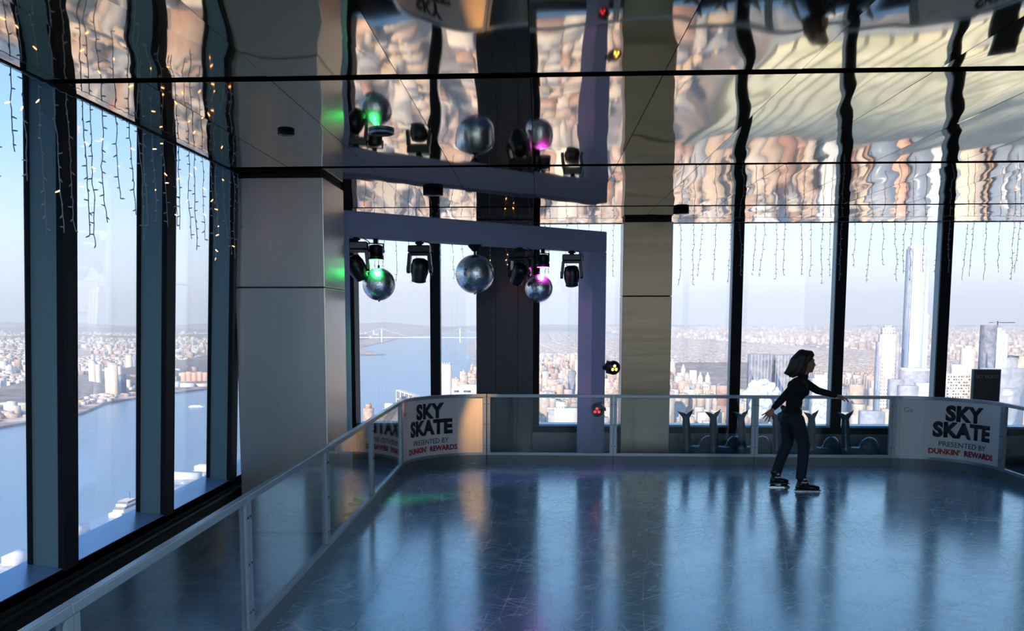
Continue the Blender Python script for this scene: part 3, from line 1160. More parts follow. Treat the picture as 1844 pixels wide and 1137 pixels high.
def par_can(t, label, lens, tilt=(0.0, 0.0), n=0.0):
    g = empty('par_light', bp(t, ZB0, n), 0.7)
    MB().box(-0.02, 0.02, -0.02, 0.02, -0.05, 0.01).build('clamp', M['black'], g)
    y = MB().box(-0.105, 0.105, -0.012, 0.012, -0.062, -0.05)
    for s in (-1, 1):
        y.box(s * 0.105 - 0.004, s * 0.105 + 0.004, -0.012, 0.012, -0.16, -0.05)
    y.build('bracket', M['black'], g)
    b = MB().lathe([(0.05, -0.07), (0.082, -0.055), (0.088, -0.03), (0.085, 0.05), (0.092, 0.055), (0.09, 0.10)], (0, 0, 0), (0, 0, -1), 20)
    for s in (-1, 1):
        b.lathe([(0.014, 0.085), (0.014, 0.112)], (0, 0, 0), (s, 0, 0), 10)
    c = b.build('can', M['black_gloss'], g, loc=(0, 0, -0.14))
    c.rotation_euler = (tilt[0], tilt[1], 0)
    MB().lathe([(0.075, 0.095), (0.074, 0.1015)], (0, 0, 0), (0, 0, -1), 20).build('lens', M[lens], c)
    tag(g, label, 'stage light', 'par stage lights hanging from the truss')
    return g


moving_head(3.78, 'black moving head lamp at the left end of the truss, close to the steel column', (0.25, -0.5, 0), rz=0.2)
moving_head(2.91, 'black moving head lamp under the truss between the green ball and the large ball', (0.15, 0.1, 0), rz=0.0)
moving_head(1.34, 'black moving head lamp under the truss in front of the dark pillar, glowing orange', (0.5, 0.55, 0), lens='led_orange', rz=-0.3)
moving_head(0.40, 'black moving head lamp at the right end of the truss, by its post', (0.1, -0.05, 0), rz=0.0)
par_can(3.52, 'small black par lamp right above the green lit mirror ball', 'led_green', (0.0, 0.0))
par_can(0.93, 'small black par lamp right above the magenta lit mirror ball', 'led_magenta', (0.0, 0.0))


def spot(name, loc, target, col, watt, size, blend, parent=None, rad=0.03):
    d = bpy.data.lights.new(name, 'SPOT')
    d.energy = watt
    d.color = col
    d.spot_size = size
    d.spot_blend = blend
    d.shadow_soft_size = rad
    o = bpy.data.objects.new(name, d)
    COL.objects.link(o)
    o.location = loc
    o.rotation_euler = (Vector(target) - Vector(loc)).to_track_quat('-Z', 'Y').to_euler()
    return o


# the beams the lamps throw
pg = bp(3.52, ZB0 - 0.26)
pm = bp(0.93, ZB0 - 0.26)
spot('spot_beam', pg + Vector((0.02, -0.20, 0.08)), (pg.x, pg.y - 0.15, 2.46), (0.05, 1.0, 0.2), 70, R(56), 0.5)
spot('spot_beam', pm + Vector((0.02, -0.20, 0.08)), (pm.x, pm.y - 0.15, 2.46), (1.0, 0.08, 0.85), 70, R(56), 0.5)
po = bp(1.34, ZB0 - 0.45)
spot('spot_beam', po + Vector((-0.05, -0.25, 0)), (-0.80, 12.47, 0.72), (1.0, 0.46, 0.13), 190, R(16), 1.0)
spot('spot_beam', po + Vector((-0.08, -0.25, 0)), (-1.78, 11.5, 0.9), (1.0, 0.30, 0.12), 60, R(8), 0.7)
spot('spot_beam', bp(2.91, ZB0 - 0.5) + Vector((0, -0.2, 0)), (0.1, 5.6, 0.0), (1.0, 0.15, 0.75), 60, R(14), 0.9)
spot('spot_beam', bp(2.075, ZB0 - 0.5) + Vector((-0.3, -0.3, 0)), (-0.6, 11.3, 0.0), (0.65, 0.35, 1.0), 25, R(36), 1.0)


# mirror balls
def mirror_ball(c, r, top, rows, label, hang='wire'):
    g = empty('mirror_ball', c)
    rj = random.Random(rows)
    mb = MB()
    for i in range(rows):
        a0 = -math.pi / 2 + math.pi * i / rows
        a1 = -math.pi / 2 + math.pi * (i + 1) / rows
        am = (a0 + a1) / 2
        nseg = max(4, int(2 * rows * math.cos(am)))
        for k in range(nseg):
            b0, b1 = 2 * math.pi * k / nseg, 2 * math.pi * (k + 1) / nseg
            g_ = 0.045
            q = []
            for (a, b) in ((a0 + g_ * (a1 - a0), b0 + g_ * (b1 - b0)), (a0 + g_ * (a1 - a0), b1 - g_ * (b1 - b0)), (a1 - g_ * (a1 - a0), b1 - g_ * (b1 - b0)), (a1 - g_ * (a1 - a0), b0 + g_ * (b1 - b0))):
                q.append((r * math.cos(a) * math.cos(b), r * math.cos(a) * math.sin(b), r * math.sin(a)))
            jt = Matrix.Rotation(rj.uniform(-0.05, 0.05), 3, 'X') @ Matrix.Rotation(rj.uniform(-0.05, 0.05), 3, 'Z')
            cq = sum((Vector(p) for p in q), Vector()) / 4
            mb.add([cq * 1.003 + jt @ (Vector(p) - cq) for p in q], [(0, 1, 2, 3)])
    mb.build('mirror_tiles', M['ball'], g)
    MB().lathe([(r * 0.985 * math.cos(t), r * 0.985 * math.sin(t)) for t in [(-0.5 + k / 24) * math.pi * 0.999 for k in range(25)]], (0, 0, 0), (0, 0, 1), 40).build('core', M['ball_core'], g)
    h = top - c[2]
    if hang == 'wire':
        MB().tube([(0, 0, r * 0.98), (0, 0, h)], 0.003, 6).lathe([(0.012, r), (0.012, r + 0.03), (0.004, r + 0.035)], (0, 0, 0), (0, 0, 1), 10).build('hanging_wire', M['black'], g)
    else:
        MB().tube([(0, 0, r * 0.98), (0, 0, h - 0.07)], 0.016, 10).build('hanging_rod', M['bolt'], g)
        MB().lathe([(0.03, h - 0.08), (0.085, h - 0.02), (0.085, h)], (0, 0, 0), (0, 0, 1), 20).build('motor', M['black'], g)
    MB().lathe([(0.012, -r - 0.012), (0.012, -r * 0.99)], (0, 0, 0), (0, 0, 1), 8).build('end_cap', M['bolt'], g)
    tag(g, label, 'mirror ball', 'mirror balls hanging from the truss')
    return g


p1, p2, p3 = bp(3.47, 2.43), bp(2.075, 2.59), bp(1.0, 2.43)
mirror_ball((p1.x, p1.y - 0.06, 2.43), 0.188, ZB0, 30, 'mirror ball lit green, left of the large ball')
mirror_ball((p2.x, p2.y, 2.59), 0.243, ZB0, 38, 'largest mirror ball, in the middle of the truss', 'rod')
mirror_ball((p3.x, p3.y - 0.06, 2.43), 0.185, ZB0, 30, 'mirror ball lit magenta, right of the large ball')


# two small spotlights clamped to the truss post
def small_spot(loc, rz, tilt, label, lens, loop=True):
    g = empty('clamped_spotlight', loc, rz)
    MB().tube([(0, 0.14, 0), (0, 0.05, 0)], 0.014, 8).build('clamp', M['black'], g)
    b = MB().lathe([(0.045, 0.09), (0.085, 0.06), (0.092, 0.0), (0.10, -0.05), (0.095, -0.075)], (0, 0, 0), (0, 1, 0), 18)
    for k in range(6):
        a = k * math.pi / 3
        b.box(0.088 * math.cos(a) - 0.012, 0.088 * math.cos(a) + 0.012, -0.04, 0.06, 0.088 * math.sin(a) - 0.012, 0.088 * math.sin(a) + 0.012)
    h = b.build('housing', M['black_gloss'], g)
    h.rotation_euler = tilt
    for (x, z) in ((0.0, 0.03), (-0.028, -0.018), (0.028, -0.018)):
        MB().lathe([(0.021, -0.079), (0.018, -0.083)], (x, 0, z), (0, 1, 0), 12).build('led_lens', M[lens], h)
    if loop:
        MB().tube([(-0.02, 0.05, 0.04), (-0.12, 0.02, 0.05), (-0.15, 0.0, -0.03), (-0.09, -0.02, -0.08), (-0.03, 0.02, -0.05)], 0.008, 6).build('cable', M['black'], g)
    MB().box(-0.11, 0.11, -0.01, 0.01, -0.015, 0.015).box(-0.112, -0.1, -0.03, 0.08, -0.03, 0.015).box(0.1, 0.112, -0.03, 0.08, -0.03, 0.015).build('bracket', M['black'], g)
    tag(g, label, 'spotlight')
    return g


small_spot((1.025, 12.62, 1.35), 0.15, (0.1, 0, 0.3), 'small black spotlight with amber leds, high on the truss post', 'led_amber', False)
small_spot((0.84, 12.66, 0.76), 0.1, (0.25, 0.0, -0.3), 'small black spotlight glowing red, low on the truss post behind the rail', 'led_red', True)
# cables lying at the foot of the post
cb = MB()
for k, (cx, cy) in enumerate(((0.62, 12.60), (0.92, 12.62))):
    pts = [(cx + 0.10 * math.cos(a * 0.9) * (1 - 0.02 * a), cy + 0.03 * math.sin(a * 0.9), ZF + 0.06 + 0.012 * a) for a in range(16)]
    cb.tube(pts, 0.012, 6)
cb.tube([(0.72, 12.6, ZF + 0.1), (0.77, 12.6, ZF + 0.05), (0.92, 12.62, ZF + 0.06)], 0.012, 6)
tag(cb.build('coiled_cable', M['black']), 'black coiled cable on the floor at the foot of the truss post', 'cable')


# ================================================================== things on the ceiling
def ceiling_disc(x, y, r, label, rim='black', face='black_gloss', drop=0.02):
    g = empty('ceiling_fixture', (x, y, ZC))
    MB().lathe([(r, -drop), (r, 0.0)], (0, 0, 0), (0, 0, 1), 28).build('rim', M[rim], g)
    MB().lathe([(r * 0.86, -drop - 0.004), (r * 0.86, -drop + 0.002)], (0, 0, 0), (0, 0, 1), 28).build('face', M[face], g)
    tag(g, label, 'ceiling light')


ceiling_disc(-1.89, 6.78, 0.062, 'small dark round fixture in the ceiling in front of the steel column')
ceiling_disc(-1.175, 6.80, 0.095, 'pale rimmed round fixture in the ceiling, left of the green ball reflection', rim='rail', face='black')
ceiling_disc(1.83, 11.9, 0.10, 'dark round fixture in the ceiling above the narrow steel column', drop=0.05)
ceiling_disc(-1.16, 9.95, 0.11, 'dark round fixture in the ceiling above the left of the truss', drop=0.05)


# unseen lamps added behind the viewer to brighten the room
for k, (lx, ly) in enumerate(((-0.4, -3.4), (3.0, -3.4), (6.4, -3.4), (-0.4, -0.2), (3.0, -0.2), (6.4, -0.2))):
    g = empty('ceiling_fill_lamp', (lx, ly, ZC))
    MB().lathe([(0.20, -0.03), (0.20, 0.0)], (0, 0, 0), (0, 0, 1), 28).build('rim', M['rail'], g)
    MB().lathe([(0.17, -0.034), (0.17, -0.031)], (0, 0, 0), (0, 0, 1), 28).build('diffuser', M['fill_white'], g)
    d = bpy.data.lights.new('fill_light', 'AREA')
    d.shape = 'DISK'
    d.size = 0.34
    d.energy = 50
    d.color = (0.74, 0.87, 1.0)
    lo = bpy.data.objects.new('fill_light', d)
    COL.objects.link(lo)
    lo.location = (lx, ly, ZC - 0.05)
    tag(g, 'added unseen downlight behind the viewer', 'ceiling light', 'added fill lamps behind the viewer')

# ================================================================== icicle light strings
def icicles(a, b, n, name_label, seed, lens_=(0.62, 0.92), lit=0.10):
    rn = random.Random(seed)
    a, b = Vector(a), Vector(b)
    g = empty('icicle_lights', a)
    pts = []
    for i in range(n * 3 + 1):
        p = (b - a) * (i / (n * 3))
        pts.append((p.x, p.y, p.z - 0.008 - 0.012 * abs(math.sin(i * 1.7))))
    MB().tube(pts, 0.0022, 4).build('header_wire', M['wire'], g)
    side = (b - a).normalized()
    for k in range(n):
        p = (b - a) * ((k + 0.5 + rn.uniform(-0.28, 0.28)) / n)
        L = rn.uniform(*lens_) * (0.72 if rn.random() < 0.18 else 1.0)
        ns = int(L / 0.035)
        path = []
        x = 0
        y = 0
        kink = rn.uniform(0.006, 0.011)
        for i in range(ns + 1):
            path.append(Vector((p.x + side.x * x + side.y * y, p.y + side.y * x + side.x * y, -0.01 - L * i / ns)))
            x += rn.uniform(-kink, kink)
            y += rn.uniform(-kink, kink) * 0.6
        st = MB().tube(path, 0.0030, 4).build('strand', M['wire'], g)
        bu = MB()
        bl = MB()
        nl = 0
        for i in range(1, ns + 1, 2):
            c = path[i]
            ang = rn.uniform(0, 6.28)
            d = Vector((math.cos(ang), math.sin(ang), rn.uniform(-1.2, 0.4))).normalized()
            tgt = bl if rn.random() < lit else bu
            nl += tgt is bl
            tgt.tube([c, c + d * 0.012, c + d * 0.028], [0.0040, 0.0048, 0.0028], 5)
        bu.build('bulbs', M['bulb'], st)['kind'] = 'stuff'
        if nl: bl.build('lit_bulbs', M['bulb_lit'], st)['kind'] = 'stuff'
    tag(g, name_label, 'string lights', 'icicle light strings along the tops of the windows')


lbl_l = {5: 'icicle lights over the left window nearest the viewer, seen in the ceiling', 6: 'icicle lights over the left window at the left edge of the photo',
         7: 'icicle lights over the left window between the first and second fin', 8: 'icicle lights over the left window between the second and third fin'}
for i in range(5, 9):
    ya, yb = my[i], my[i + 1]
    icicles((-2.86, ya, ZC - 0.015), (-2.86, yb - 0.02, ZC - 0.015), 10, lbl_l[i], 20 + i, lit=0.09)
icicles((-2.86, 9.75, ZC - 0.015), (-2.86, 13.1, ZC - 0.015), 12, 'icicle lights over the hidden left windows behind the steel column', 31)
segs = [(-2.62, -1.52, 'icicle lights over the back window left of the first dark mullion'), (-1.50, -0.10, 'icicle lights over the back window and pillar behind the large ball'),
        (-0.06, 1.15, 'icicle lights over the back window behind the truss post'), (1.92, 2.95, 'icicle lights over the back window right of the narrow steel column'),
        (2.97, 4.42, 'icicle lights over the back window behind the skater'), (4.44, 5.90, 'icicle lights over the back window framing the tallest tower'),
        (5.92, 7.38, 'icicle lights over the rightmost back window in the photo')]
for k, (x0, x1, lb) in enumerate(segs):
    yy = 12.93 if k == 1 else 13.20
    icicles((x0, yy, ZC - 0.015), (x1, yy, ZC - 0.015), max(5, round((x1 - x0) / 0.165)), lb, 50 + k, (0.72, 0.90), 0.12 if k == 1 else 0.03)


# ================================================================== blob modelling: capsules fused by a voxel remesh
def capsules(chains, ells=(), voxel=0.006, name='tmp', smooth=3, seg=14):
    """chains: lists of (x, y, z, r); ells: (center, (rx, ry, rz), rot euler)"""
    mb = MB()
    for ch in chains:
        for i in range(len(ch) - 1):
            p0, p1 = Vector(ch[i][:3]), Vector(ch[i + 1][:3])
            r0, r1 = ch[i][3], ch[i + 1][3]
            d = (p1 - p0)
            L = d.length
            if L < 1e-6: continue
            d /= L
            n_ = 5
            pts, rr = [], []
            for k in range(n_ + 1):
                t = -math.pi / 2 + (math.pi / 2) * k / n_
                pts.append(p0 + d * (r0 * math.sin(t)))
                rr.append(max(r0 * math.cos(t), 1e-4))
            for k in range(n_ + 1):
                t = (math.pi / 2) * k / n_
                pts.append(p1 + d * (r1 * math.sin(t)))
                rr.append(max(r1 * math.cos(t), 1e-4))
            mb.tube(pts, rr, seg)
    for e in ells:
        c, rad = Vector(e[0]), e[1]
        rot = Matrix.Rotation(e[2], 3, 'Y') if len(e) > 2 else Matrix.Identity(3)
        vs, fs = [], []
        nu, nv = 20, 12
        for i in range(nv + 1):
            t = -math.pi / 2 + math.pi * i / nv
            for k in range(nu):
                a = 2 * math.pi * k / nu
                v = Vector((rad[0] * math.cos(t) * math.cos(a), rad[1] * math.cos(t) * math.sin(a), rad[2] * math.sin(t) if abs(t) < 1.5 else rad[2] * math.copysign(1, t)))
                vs.append(c + rot @ v)
        for i in range(nv):
            for k in range(nu):
                fs.append((i * nu + k, i * nu + (k + 1) % nu, (i + 1) * nu + (k + 1) % nu, (i + 1) * nu + k))
        mb.add(vs, fs, 0, True)
    o = mb.build('tmp', M['black'])
    rm = o.modifiers.new('r', 'REMESH')
    rm.mode = 'VOXEL'
    rm.voxel_size = voxel
    rm.use_smooth_shade = True
    sm = o.modifiers.new('s', 'SMOOTH')
    sm.factor = 0.5
    sm.iterations = smooth
    dg = bpy.context.evaluated_depsgraph_get()
    me = bpy.data.meshes.new_from_object(o.evaluated_get(dg))
    old = o.data
    bpy.data.objects.remove(o)
    bpy.data.meshes.remove(old)
    me.materials.clear()
    me.polygons.foreach_set('use_smooth', [True] * len(me.polygons))
    return me


def mesh_obj(me, name, mat, parent=None):
    me.materials.clear()
    me.materials.append(mat)
    me.name = name
    o = bpy.data.objects.new(name, me)
    COL.objects.link(o)
    if parent: o.parent = parent
    return o


# ---- seal shaped skating aids: tail flukes up at one end, round back at the other
seal_me = capsules(
    [[(0.02, 0, 0.06, 0.075), (0.02, 0, 0.30, 0.066), (0.005, 0, 0.50, 0.060), (-0.01, 0, 0.66, 0.060), (-0.015, 0, 0.735, 0.052)],
     [(-0.015, 0, 0.74, 0.050), (-0.07, 0, 0.785, 0.036), (-0.13, 0, 0.815, 0.020), (-0.19, 0, 0.845, 0.006)],
     [(-0.015, 0, 0.74, 0.050), (0.04, 0, 0.785, 0.036), (0.09, 0, 0.82, 0.020), (0.13, 0, 0.865, 0.006)],
     [(0.02, 0, 0.28, 0.075), (0.07, 0, 0.25, 0.09), (0.16, 0, 0.22, 0.11), (0.30, 0, 0.20, 0.12)],
     [(-0.02, 0, 0.10, 0.09), (0.2, 0, 0.12, 0.11), (0.45, 0, 0.12, 0.11)]],
    [((0.42, 0, 0.24), (0.19, 0.115, 0.215)), ((0.10, 0, 0.08), (0.16, 0.11, 0.09)), ((0.02, 0, 0.40), (0.06, 0.05, 0.2))],
    0.012, 'seal', 8)
tails = [2.11, 2.49, 2.88, 3.37, 3.86, 4.33]
sl = ['first from the steel column', 'second from the steel column', 'third from the steel column', 'fourth, left of the skater',
      'fifth, right of the skater', 'last in the row']
for k, x in enumerate(tails):
    o = mesh_obj(seal_me, 'skating_aid', M['seal'])
    o.location = (x, 12.78 + 0.0 * k, ZF)
    o.rotation_euler = (0, 0, R(33) if k < 5 else R(22))
    o.scale = (1, 0.86, 0.985)
    tag(o, 'teal seal shaped skating aid behind the back rail, ' + sl[k], 'skating aid', 'seal shaped skating aids behind the back rail')

# ---- dark sign board behind the right printed curve
sg = empty('sign_board', (6.30, 12.88, ZF), R(-6))
MB().box(-0.20, 0.14, -0.012, 0.012, 0.62, 1.415).build('board', M['black_gloss'], sg, bevel=0.003)
MB().box(-0.225, -0.20, -0.016, 0.016, 0.60, 1.42).box(0.14, 0.15, -0.016, 0.016, 0.60, 1.42).box(-0.225, 0.15, -0.016, 0.016, 1.412, 1.424).build('frame', M['teal_fin'], sg)
MB().tube([(-0.03, 0, 0.02), (-0.03, 0, 0.64)], 0.02, 10).lathe([(0.2, 0.0), (0.2, 0.015), (0.03, 0.025)], (-0.03, 0, 0), (0, 0, 1), 24).build('stand', M['black'], sg)
cu = bpy.data.curves.new('t', 'FONT')
cu.body = 'SKY SKATE'
cu.size = 0.062
cu.align_x = 'CENTER'
cu.offset = 0.002
tmp = bpy.data.objects.new('t', cu)
COL.objects.link(tmp)
tme = bpy.data.meshes.new_from_object(tmp.evaluated_get(bpy.context.evaluated_depsgraph_get()))
bpy.data.objects.remove(tmp)
to = mesh_obj(tme, 'printed_words', M['kick'], sg)
to.rotation_euler = (R(90), 0, 0)
to.location = (-0.03, -0.0145, 1.30)
tag(sg, 'dark framed sign board standing behind the right printed barrier', 'sign')
# ================================================================== the skater
PX0, PY0 = 3.061, 10.74


def Q(u, v, dy=0.0, r=0.0):
    p = ((u / 4.0625 - 110) * 0.0066, dy, (264.3 - v / 4.0625) * 0.0066)
    return p + (r,) if r else p


per = empty('person', (PX0, PY0, 0))
tag(per, 'woman with dark hair in black top and dark trousers, skating right with arms out', 'person')


def hand_chains(wrist, knuckles, tips, thumb, r=0.0088):
    """wrist and palm point, four finger roots, mid joints and tips, thumb chain"""
    ch = []
    w = Vector(wrist)
    for k, t, in zip(knuckles, tips):
        k, m, e = Vector(k), Vector(t[0]), Vector(t[1])
        ch.append([(*w.lerp(k, 0.25), 0.015), (*k, 0.0115)])
        ch.append([(*k, r), (*m, r * 0.95), (*e, r * 0.75)])
    a, b, c = [Vector(p) for p in thumb]
    ch.append([(*a, 0.014), (*b, 0.0105), (*c, 0.0078)])
    return ch


def hand(wrist, d, side, up, curl, spread):
    """d: pointing direction, side: across the palm towards the thumb, up: back of the hand"""
    w = Vector(wrist)
    d, side, up = Vector(d).normalized(), Vector(side).normalized(), Vector(up).normalized()
    kn, tp = [], []
    for i, (o_, L) in enumerate(((0.030, 0.070), (0.010, 0.078), (-0.011, 0.073), (-0.031, 0.058))):
        k = w + d * (0.088 - abs(i - 1.2) * 0.005) + side * o_
        dd = (d + side * spread * (1.2 - i) * 0.5 - up * curl * 0.45).normalized()
        m = k + dd * L * 0.52
        d2 = (dd - up * curl * (0.9 + 0.15 * i)).normalized()
        kn.append(k)
        tp.append((m, m + d2 * L * 0.5))
    th = (w + d * 0.028 + side * 0.022, w + d * 0.058 + side * 0.052 - up * 0.008, w + d * 0.088 + side * 0.060 - up * 0.020)
    return hand_chains(w, kn, tp, th)


RW = Q(226, 462, -0.30)      # rear wrist
FW = Q(752, 386, 0.14)       # forward wrist
body = []
# legs, trunk, neck
body += [[Q(420, 560, -0.09, 0.080), Q(490, 735, -0.10, 0.050), Q(480, 830, -0.11, 0.048), Q(474, 955, -0.12, 0.034), Q(476, 1010, -0.12, 0.034)],
         [Q(402, 560, 0.09, 0.080), Q(402, 740, 0.10, 0.050), Q(365, 840, 0.11, 0.048), Q(338, 950, 0.12, 0.034), Q(330, 1005, 0.12, 0.034)],
         [Q(474, 270, 0.0, 0.050), Q(490, 225, 0.0, 0.047), Q(503, 185, 0.0, 0.050)],
         [Q(415, 290, -0.14, 0.044), Q(302, 385, -0.26, 0.034), (*RW, 0.024)],
         [Q(500, 282, 0.13, 0.044), Q(622, 352, 0.16, 0.034), (*FW, 0.024)]]
ells = [(Q(448, 340), (0.095, 0.140, 0.150), R(8)), (Q(432, 440), (0.080, 0.115, 0.12), R(4)), (Q(408, 535), (0.105, 0.145, 0.11), R(0)),
        (Q(505, 138), (0.088, 0.072, 0.100), R(-8)), (Q(520, 165), (0.066, 0.055, 0.075), R(-10))]
# face: brow, nose, lips, chin, jaw, ears
body += [[Q(528, 198, 0.0, 0.026), Q(541, 200, 0.0, 0.020)], [Q(551, 120, -0.018, 0.012), Q(551, 120, 0.018, 0.012)],
         [Q(553, 132, 0.0, 0.009), Q(566, 160, 0.0, 0.0085)], [Q(560, 162, -0.012, 0.006), Q(560, 162, 0.012, 0.006)],
         [Q(553, 177, -0.013, 0.008), Q(557, 177, 0.0, 0.0085), Q(553, 177, 0.013, 0.008)], [Q(551, 186, -0.012, 0.008), Q(553, 186, 0.0, 0.008), Q(551, 186, 0.012, 0.008)],
         [Q(500, 175, -0.055, 0.02), Q(535, 198, -0.018, 0.018)], [Q(500, 175, 0.055, 0.02), Q(535, 198, 0.018, 0.018)],
         [Q(532, 155, -0.042, 0.022), Q(540, 165, -0.03, 0.018)], [Q(532, 155, 0.042, 0.022), Q(540, 165, 0.03, 0.018)],
         [Q(497, 140, -0.073, 0.010), Q(497, 160, -0.070, 0.007)], [Q(497, 140, 0.073, 0.010), Q(497, 160, 0.070, 0.007)]]
body += hand(RW, (-0.62, -0.05, -0.78), (0.75, -0.25, -0.60), (-0.3, -0.9, 0.2), 0.35, 0.5)
body += hand(FW, (0.97, 0.0, -0.22), (0.10, -0.85, -0.35), (0.15, -0.3, 0.95), 0.55, 0.25)
mesh_obj(capsules(body, ells, 0.0055, 'body', 3, 16), 'body', M['skin'], per)
for s in (-1, 1):
    MB().lathe([(0.0115 * math.cos(t), 0.0115 * math.sin(t)) for t in [(-0.5 + k / 8) * math.pi * 0.999 for k in range(9)]], Q(544, 138, 0.030 * s), (0, 0, 1), 14).build('eye', M['lens_dark'], per)
# hair to the shoulders, swept back
hair = [[Q(525, 78, 0, 0.045), Q(470, 85, 0, 0.070), Q(430, 130, 0, 0.072), Q(404, 180, 0, 0.060), Q(380, 208, 0, 0.044), Q(357, 214, 0, 0.020)],
        [Q(470, 100, -0.045, 0.055), Q(455, 160, -0.055, 0.050), Q(430, 210, -0.05, 0.042), Q(404, 238, -0.04, 0.020)],
        [Q(470, 100, 0.045, 0.055), Q(455, 160, 0.055, 0.050), Q(430, 210, 0.05, 0.042), Q(404, 238, 0.04, 0.020)],
        [Q(480, 150, -0.06, 0.034), Q(472, 200, -0.055, 0.032), Q(462, 240, -0.04, 0.020)],
        [Q(480, 150, 0.06, 0.034), Q(472, 200, 0.055, 0.032), Q(462, 240, 0.04, 0.020)],
        [Q(538, 84, -0.03, 0.024), Q(510, 95, -0.058, 0.030), Q(490, 130, -0.066, 0.026)], [Q(538, 84, 0.03, 0.024), Q(510, 95, 0.058, 0.030), Q(490, 130, 0.066, 0.026)],
        [Q(440, 170, 0, 0.07), Q(420, 215, 0, 0.05), Q(392, 238, 0, 0.018)]]
mesh_obj(capsules(hair, [(Q(490, 112), (0.098, 0.084, 0.088), R(-12))], 0.007, 'hair', 3), 'hair', M['hair'], per)
# long sleeved top with a fold at the hem and a small open collar
top = [[Q(415, 290, -0.14, 0.058), Q(358, 335, -0.20, 0.050), Q(302, 385, -0.26, 0.045), Q(268, 418, -0.28, 0.042), Q(236, 450, -0.295, 0.034)],
       [Q(500, 282, 0.13, 0.060), Q(560, 315, 0.15, 0.051), Q(622, 352, 0.16, 0.045), Q(690, 370, 0.155, 0.040), Q(742, 383, 0.142, 0.034)],
       [Q(425, 285, -0.13, 0.062), Q(470, 268, 0, 0.062), Q(495, 278, 0.12, 0.062)],
       [Q(478, 262, 0.0, 0.060), Q(486, 240, 0.0, 0.056)],
       [Q(395, 300, -0.09, 0.06), Q(385, 400, -0.07, 0.05)], [Q(490, 330, 0.07, 0.055), Q(488, 350, -0.06, 0.055)],
       [Q(360, 472, -0.09, 0.028), Q(372, 492, 0.0, 0.040), Q(360, 472, 0.09, 0.028)], [Q(452, 505, -0.09, 0.03), Q(456, 512, 0.0, 0.032), Q(452, 505, 0.09, 0.03)]]
te = [(Q(447, 335), (0.112, 0.158, 0.150), R(8)), (Q(425, 430), (0.092, 0.128, 0.13), R(6)), (Q(412, 500), (0.114, 0.158, 0.080), R(0))]
mesh_obj(capsules(top, te, 0.007, 'top', 3), 'sweater', M['sweater'], per)
# trousers
tr = [[Q(428, 555, -0.09, 0.098), Q(462, 650, -0.10, 0.084), Q(488, 735, -0.10, 0.070), Q(482, 850, -0.11, 0.062), Q(474, 945, -0.12, 0.060), Q(470, 965, -0.12, 0.058)],
      [Q(398, 555, 0.09, 0.098), Q(406, 650, 0.10, 0.084), Q(405, 740, 0.10, 0.070), Q(365, 850, 0.11, 0.062), Q(342, 930, 0.12, 0.060), Q(336, 960, 0.12, 0.058)],
      [Q(370, 548, -0.07, 0.076), Q(370, 548, 0.07, 0.076)]]
mesh_obj(capsules(tr, [(Q(406, 535), (0.118, 0.160, 0.11), R(0))], 0.007, 'trousers', 3), 'trousers', M['jeans'], per)


# skates
def skate(heel_u, toe_u, sole_v, ank, dy):
    a = Q(ank[0], ank[1], dy)
    h = Q(heel_u + 22, sole_v - 12, dy)
    t = Q(toe_u - 14, sole_v - 8, dy)
    H, T_, A = Vector(h), Vector(t), Vector(a)
    L = (T_ - H).length
    ch = [[(*A, 0.052), (*(H + Vector((0.03, 0, 0.045))), 0.046), (*H, 0.034)], [(*A, 0.050), (*H.lerp(T_, 0.45), 0.040), (*H.lerp(T_, 0.8), 0.036), (*T_, 0.026)],
          [(*H, 0.030), (*H.lerp(T_, 0.5), 0.030), (*T_, 0.026)], [(*(A + Vector((-0.01, 0, 0.03))), 0.054), (*A, 0.050)]]
    me = capsules(ch, [], 0.006, 'boot', 3)
    s = mesh_obj(me, 'ice_skate', M['boot'], per)
    zb = H.z - 0.030
    x0, x1 = H.x - 0.035, T_.x + 0.030
    z0 = 0.004
    MB().box(x0, x1, dy - 0.034, dy + 0.034, zb - 0.008, zb + 0.006).hexa([(x0 + 0.01, dy - 0.008, 0.02), (x0 + 0.07, dy - 0.008, 0.02), (x0 + 0.07, dy + 0.008, 0.02), (x0 + 0.01, dy + 0.008, 0.02)],
        [(x0 + 0.015, dy - 0.02, zb), (x0 + 0.055, dy - 0.02, zb), (x0 + 0.055, dy + 0.02, zb), (x0 + 0.015, dy + 0.02, zb)]).hexa(
        [(x1 - 0.10, dy - 0.008, 0.02), (x1 - 0.01, dy - 0.008, 0.02), (x1 - 0.01, dy + 0.008, 0.02), (x1 - 0.10, dy + 0.008, 0.02)],
        [(x1 - 0.085, dy - 0.02, zb), (x1 - 0.03, dy - 0.02, zb), (x1 - 0.03, dy + 0.02, zb), (x1 - 0.085, dy + 0.02, zb)]).box(x0, x1, dy - 0.008, dy + 0.008, 0.012, 0.024).build('blade_holder', M['boot'], s)
    MB().prism([(x0 - 0.005, dy - 0.002), (x1 + 0.012, dy - 0.002), (x1 + 0.012, dy + 0.002), (x0 - 0.005, dy + 0.002)], 0.0, 0.014).build('blade', M['blade'], s)
    st = MB()
    p = A + Vector((0.02, -0.052, -0.03))
    st.box(A.x - 0.02, A.x + 0.045, dy - 0.056, dy - 0.046, A.z - 0.035, A.z - 0.02)
    st.box(A.x + 0.0, A.x + 0.03, dy - 0.057, dy - 0.048, A.z + 0.0, A.z + 0.02)
    st.build('buckle', M['lace'], s)


skate(432, 608, 1056, (482, 985), -0.12)
skate(286, 424, 1034, (330, 975), 0.12)
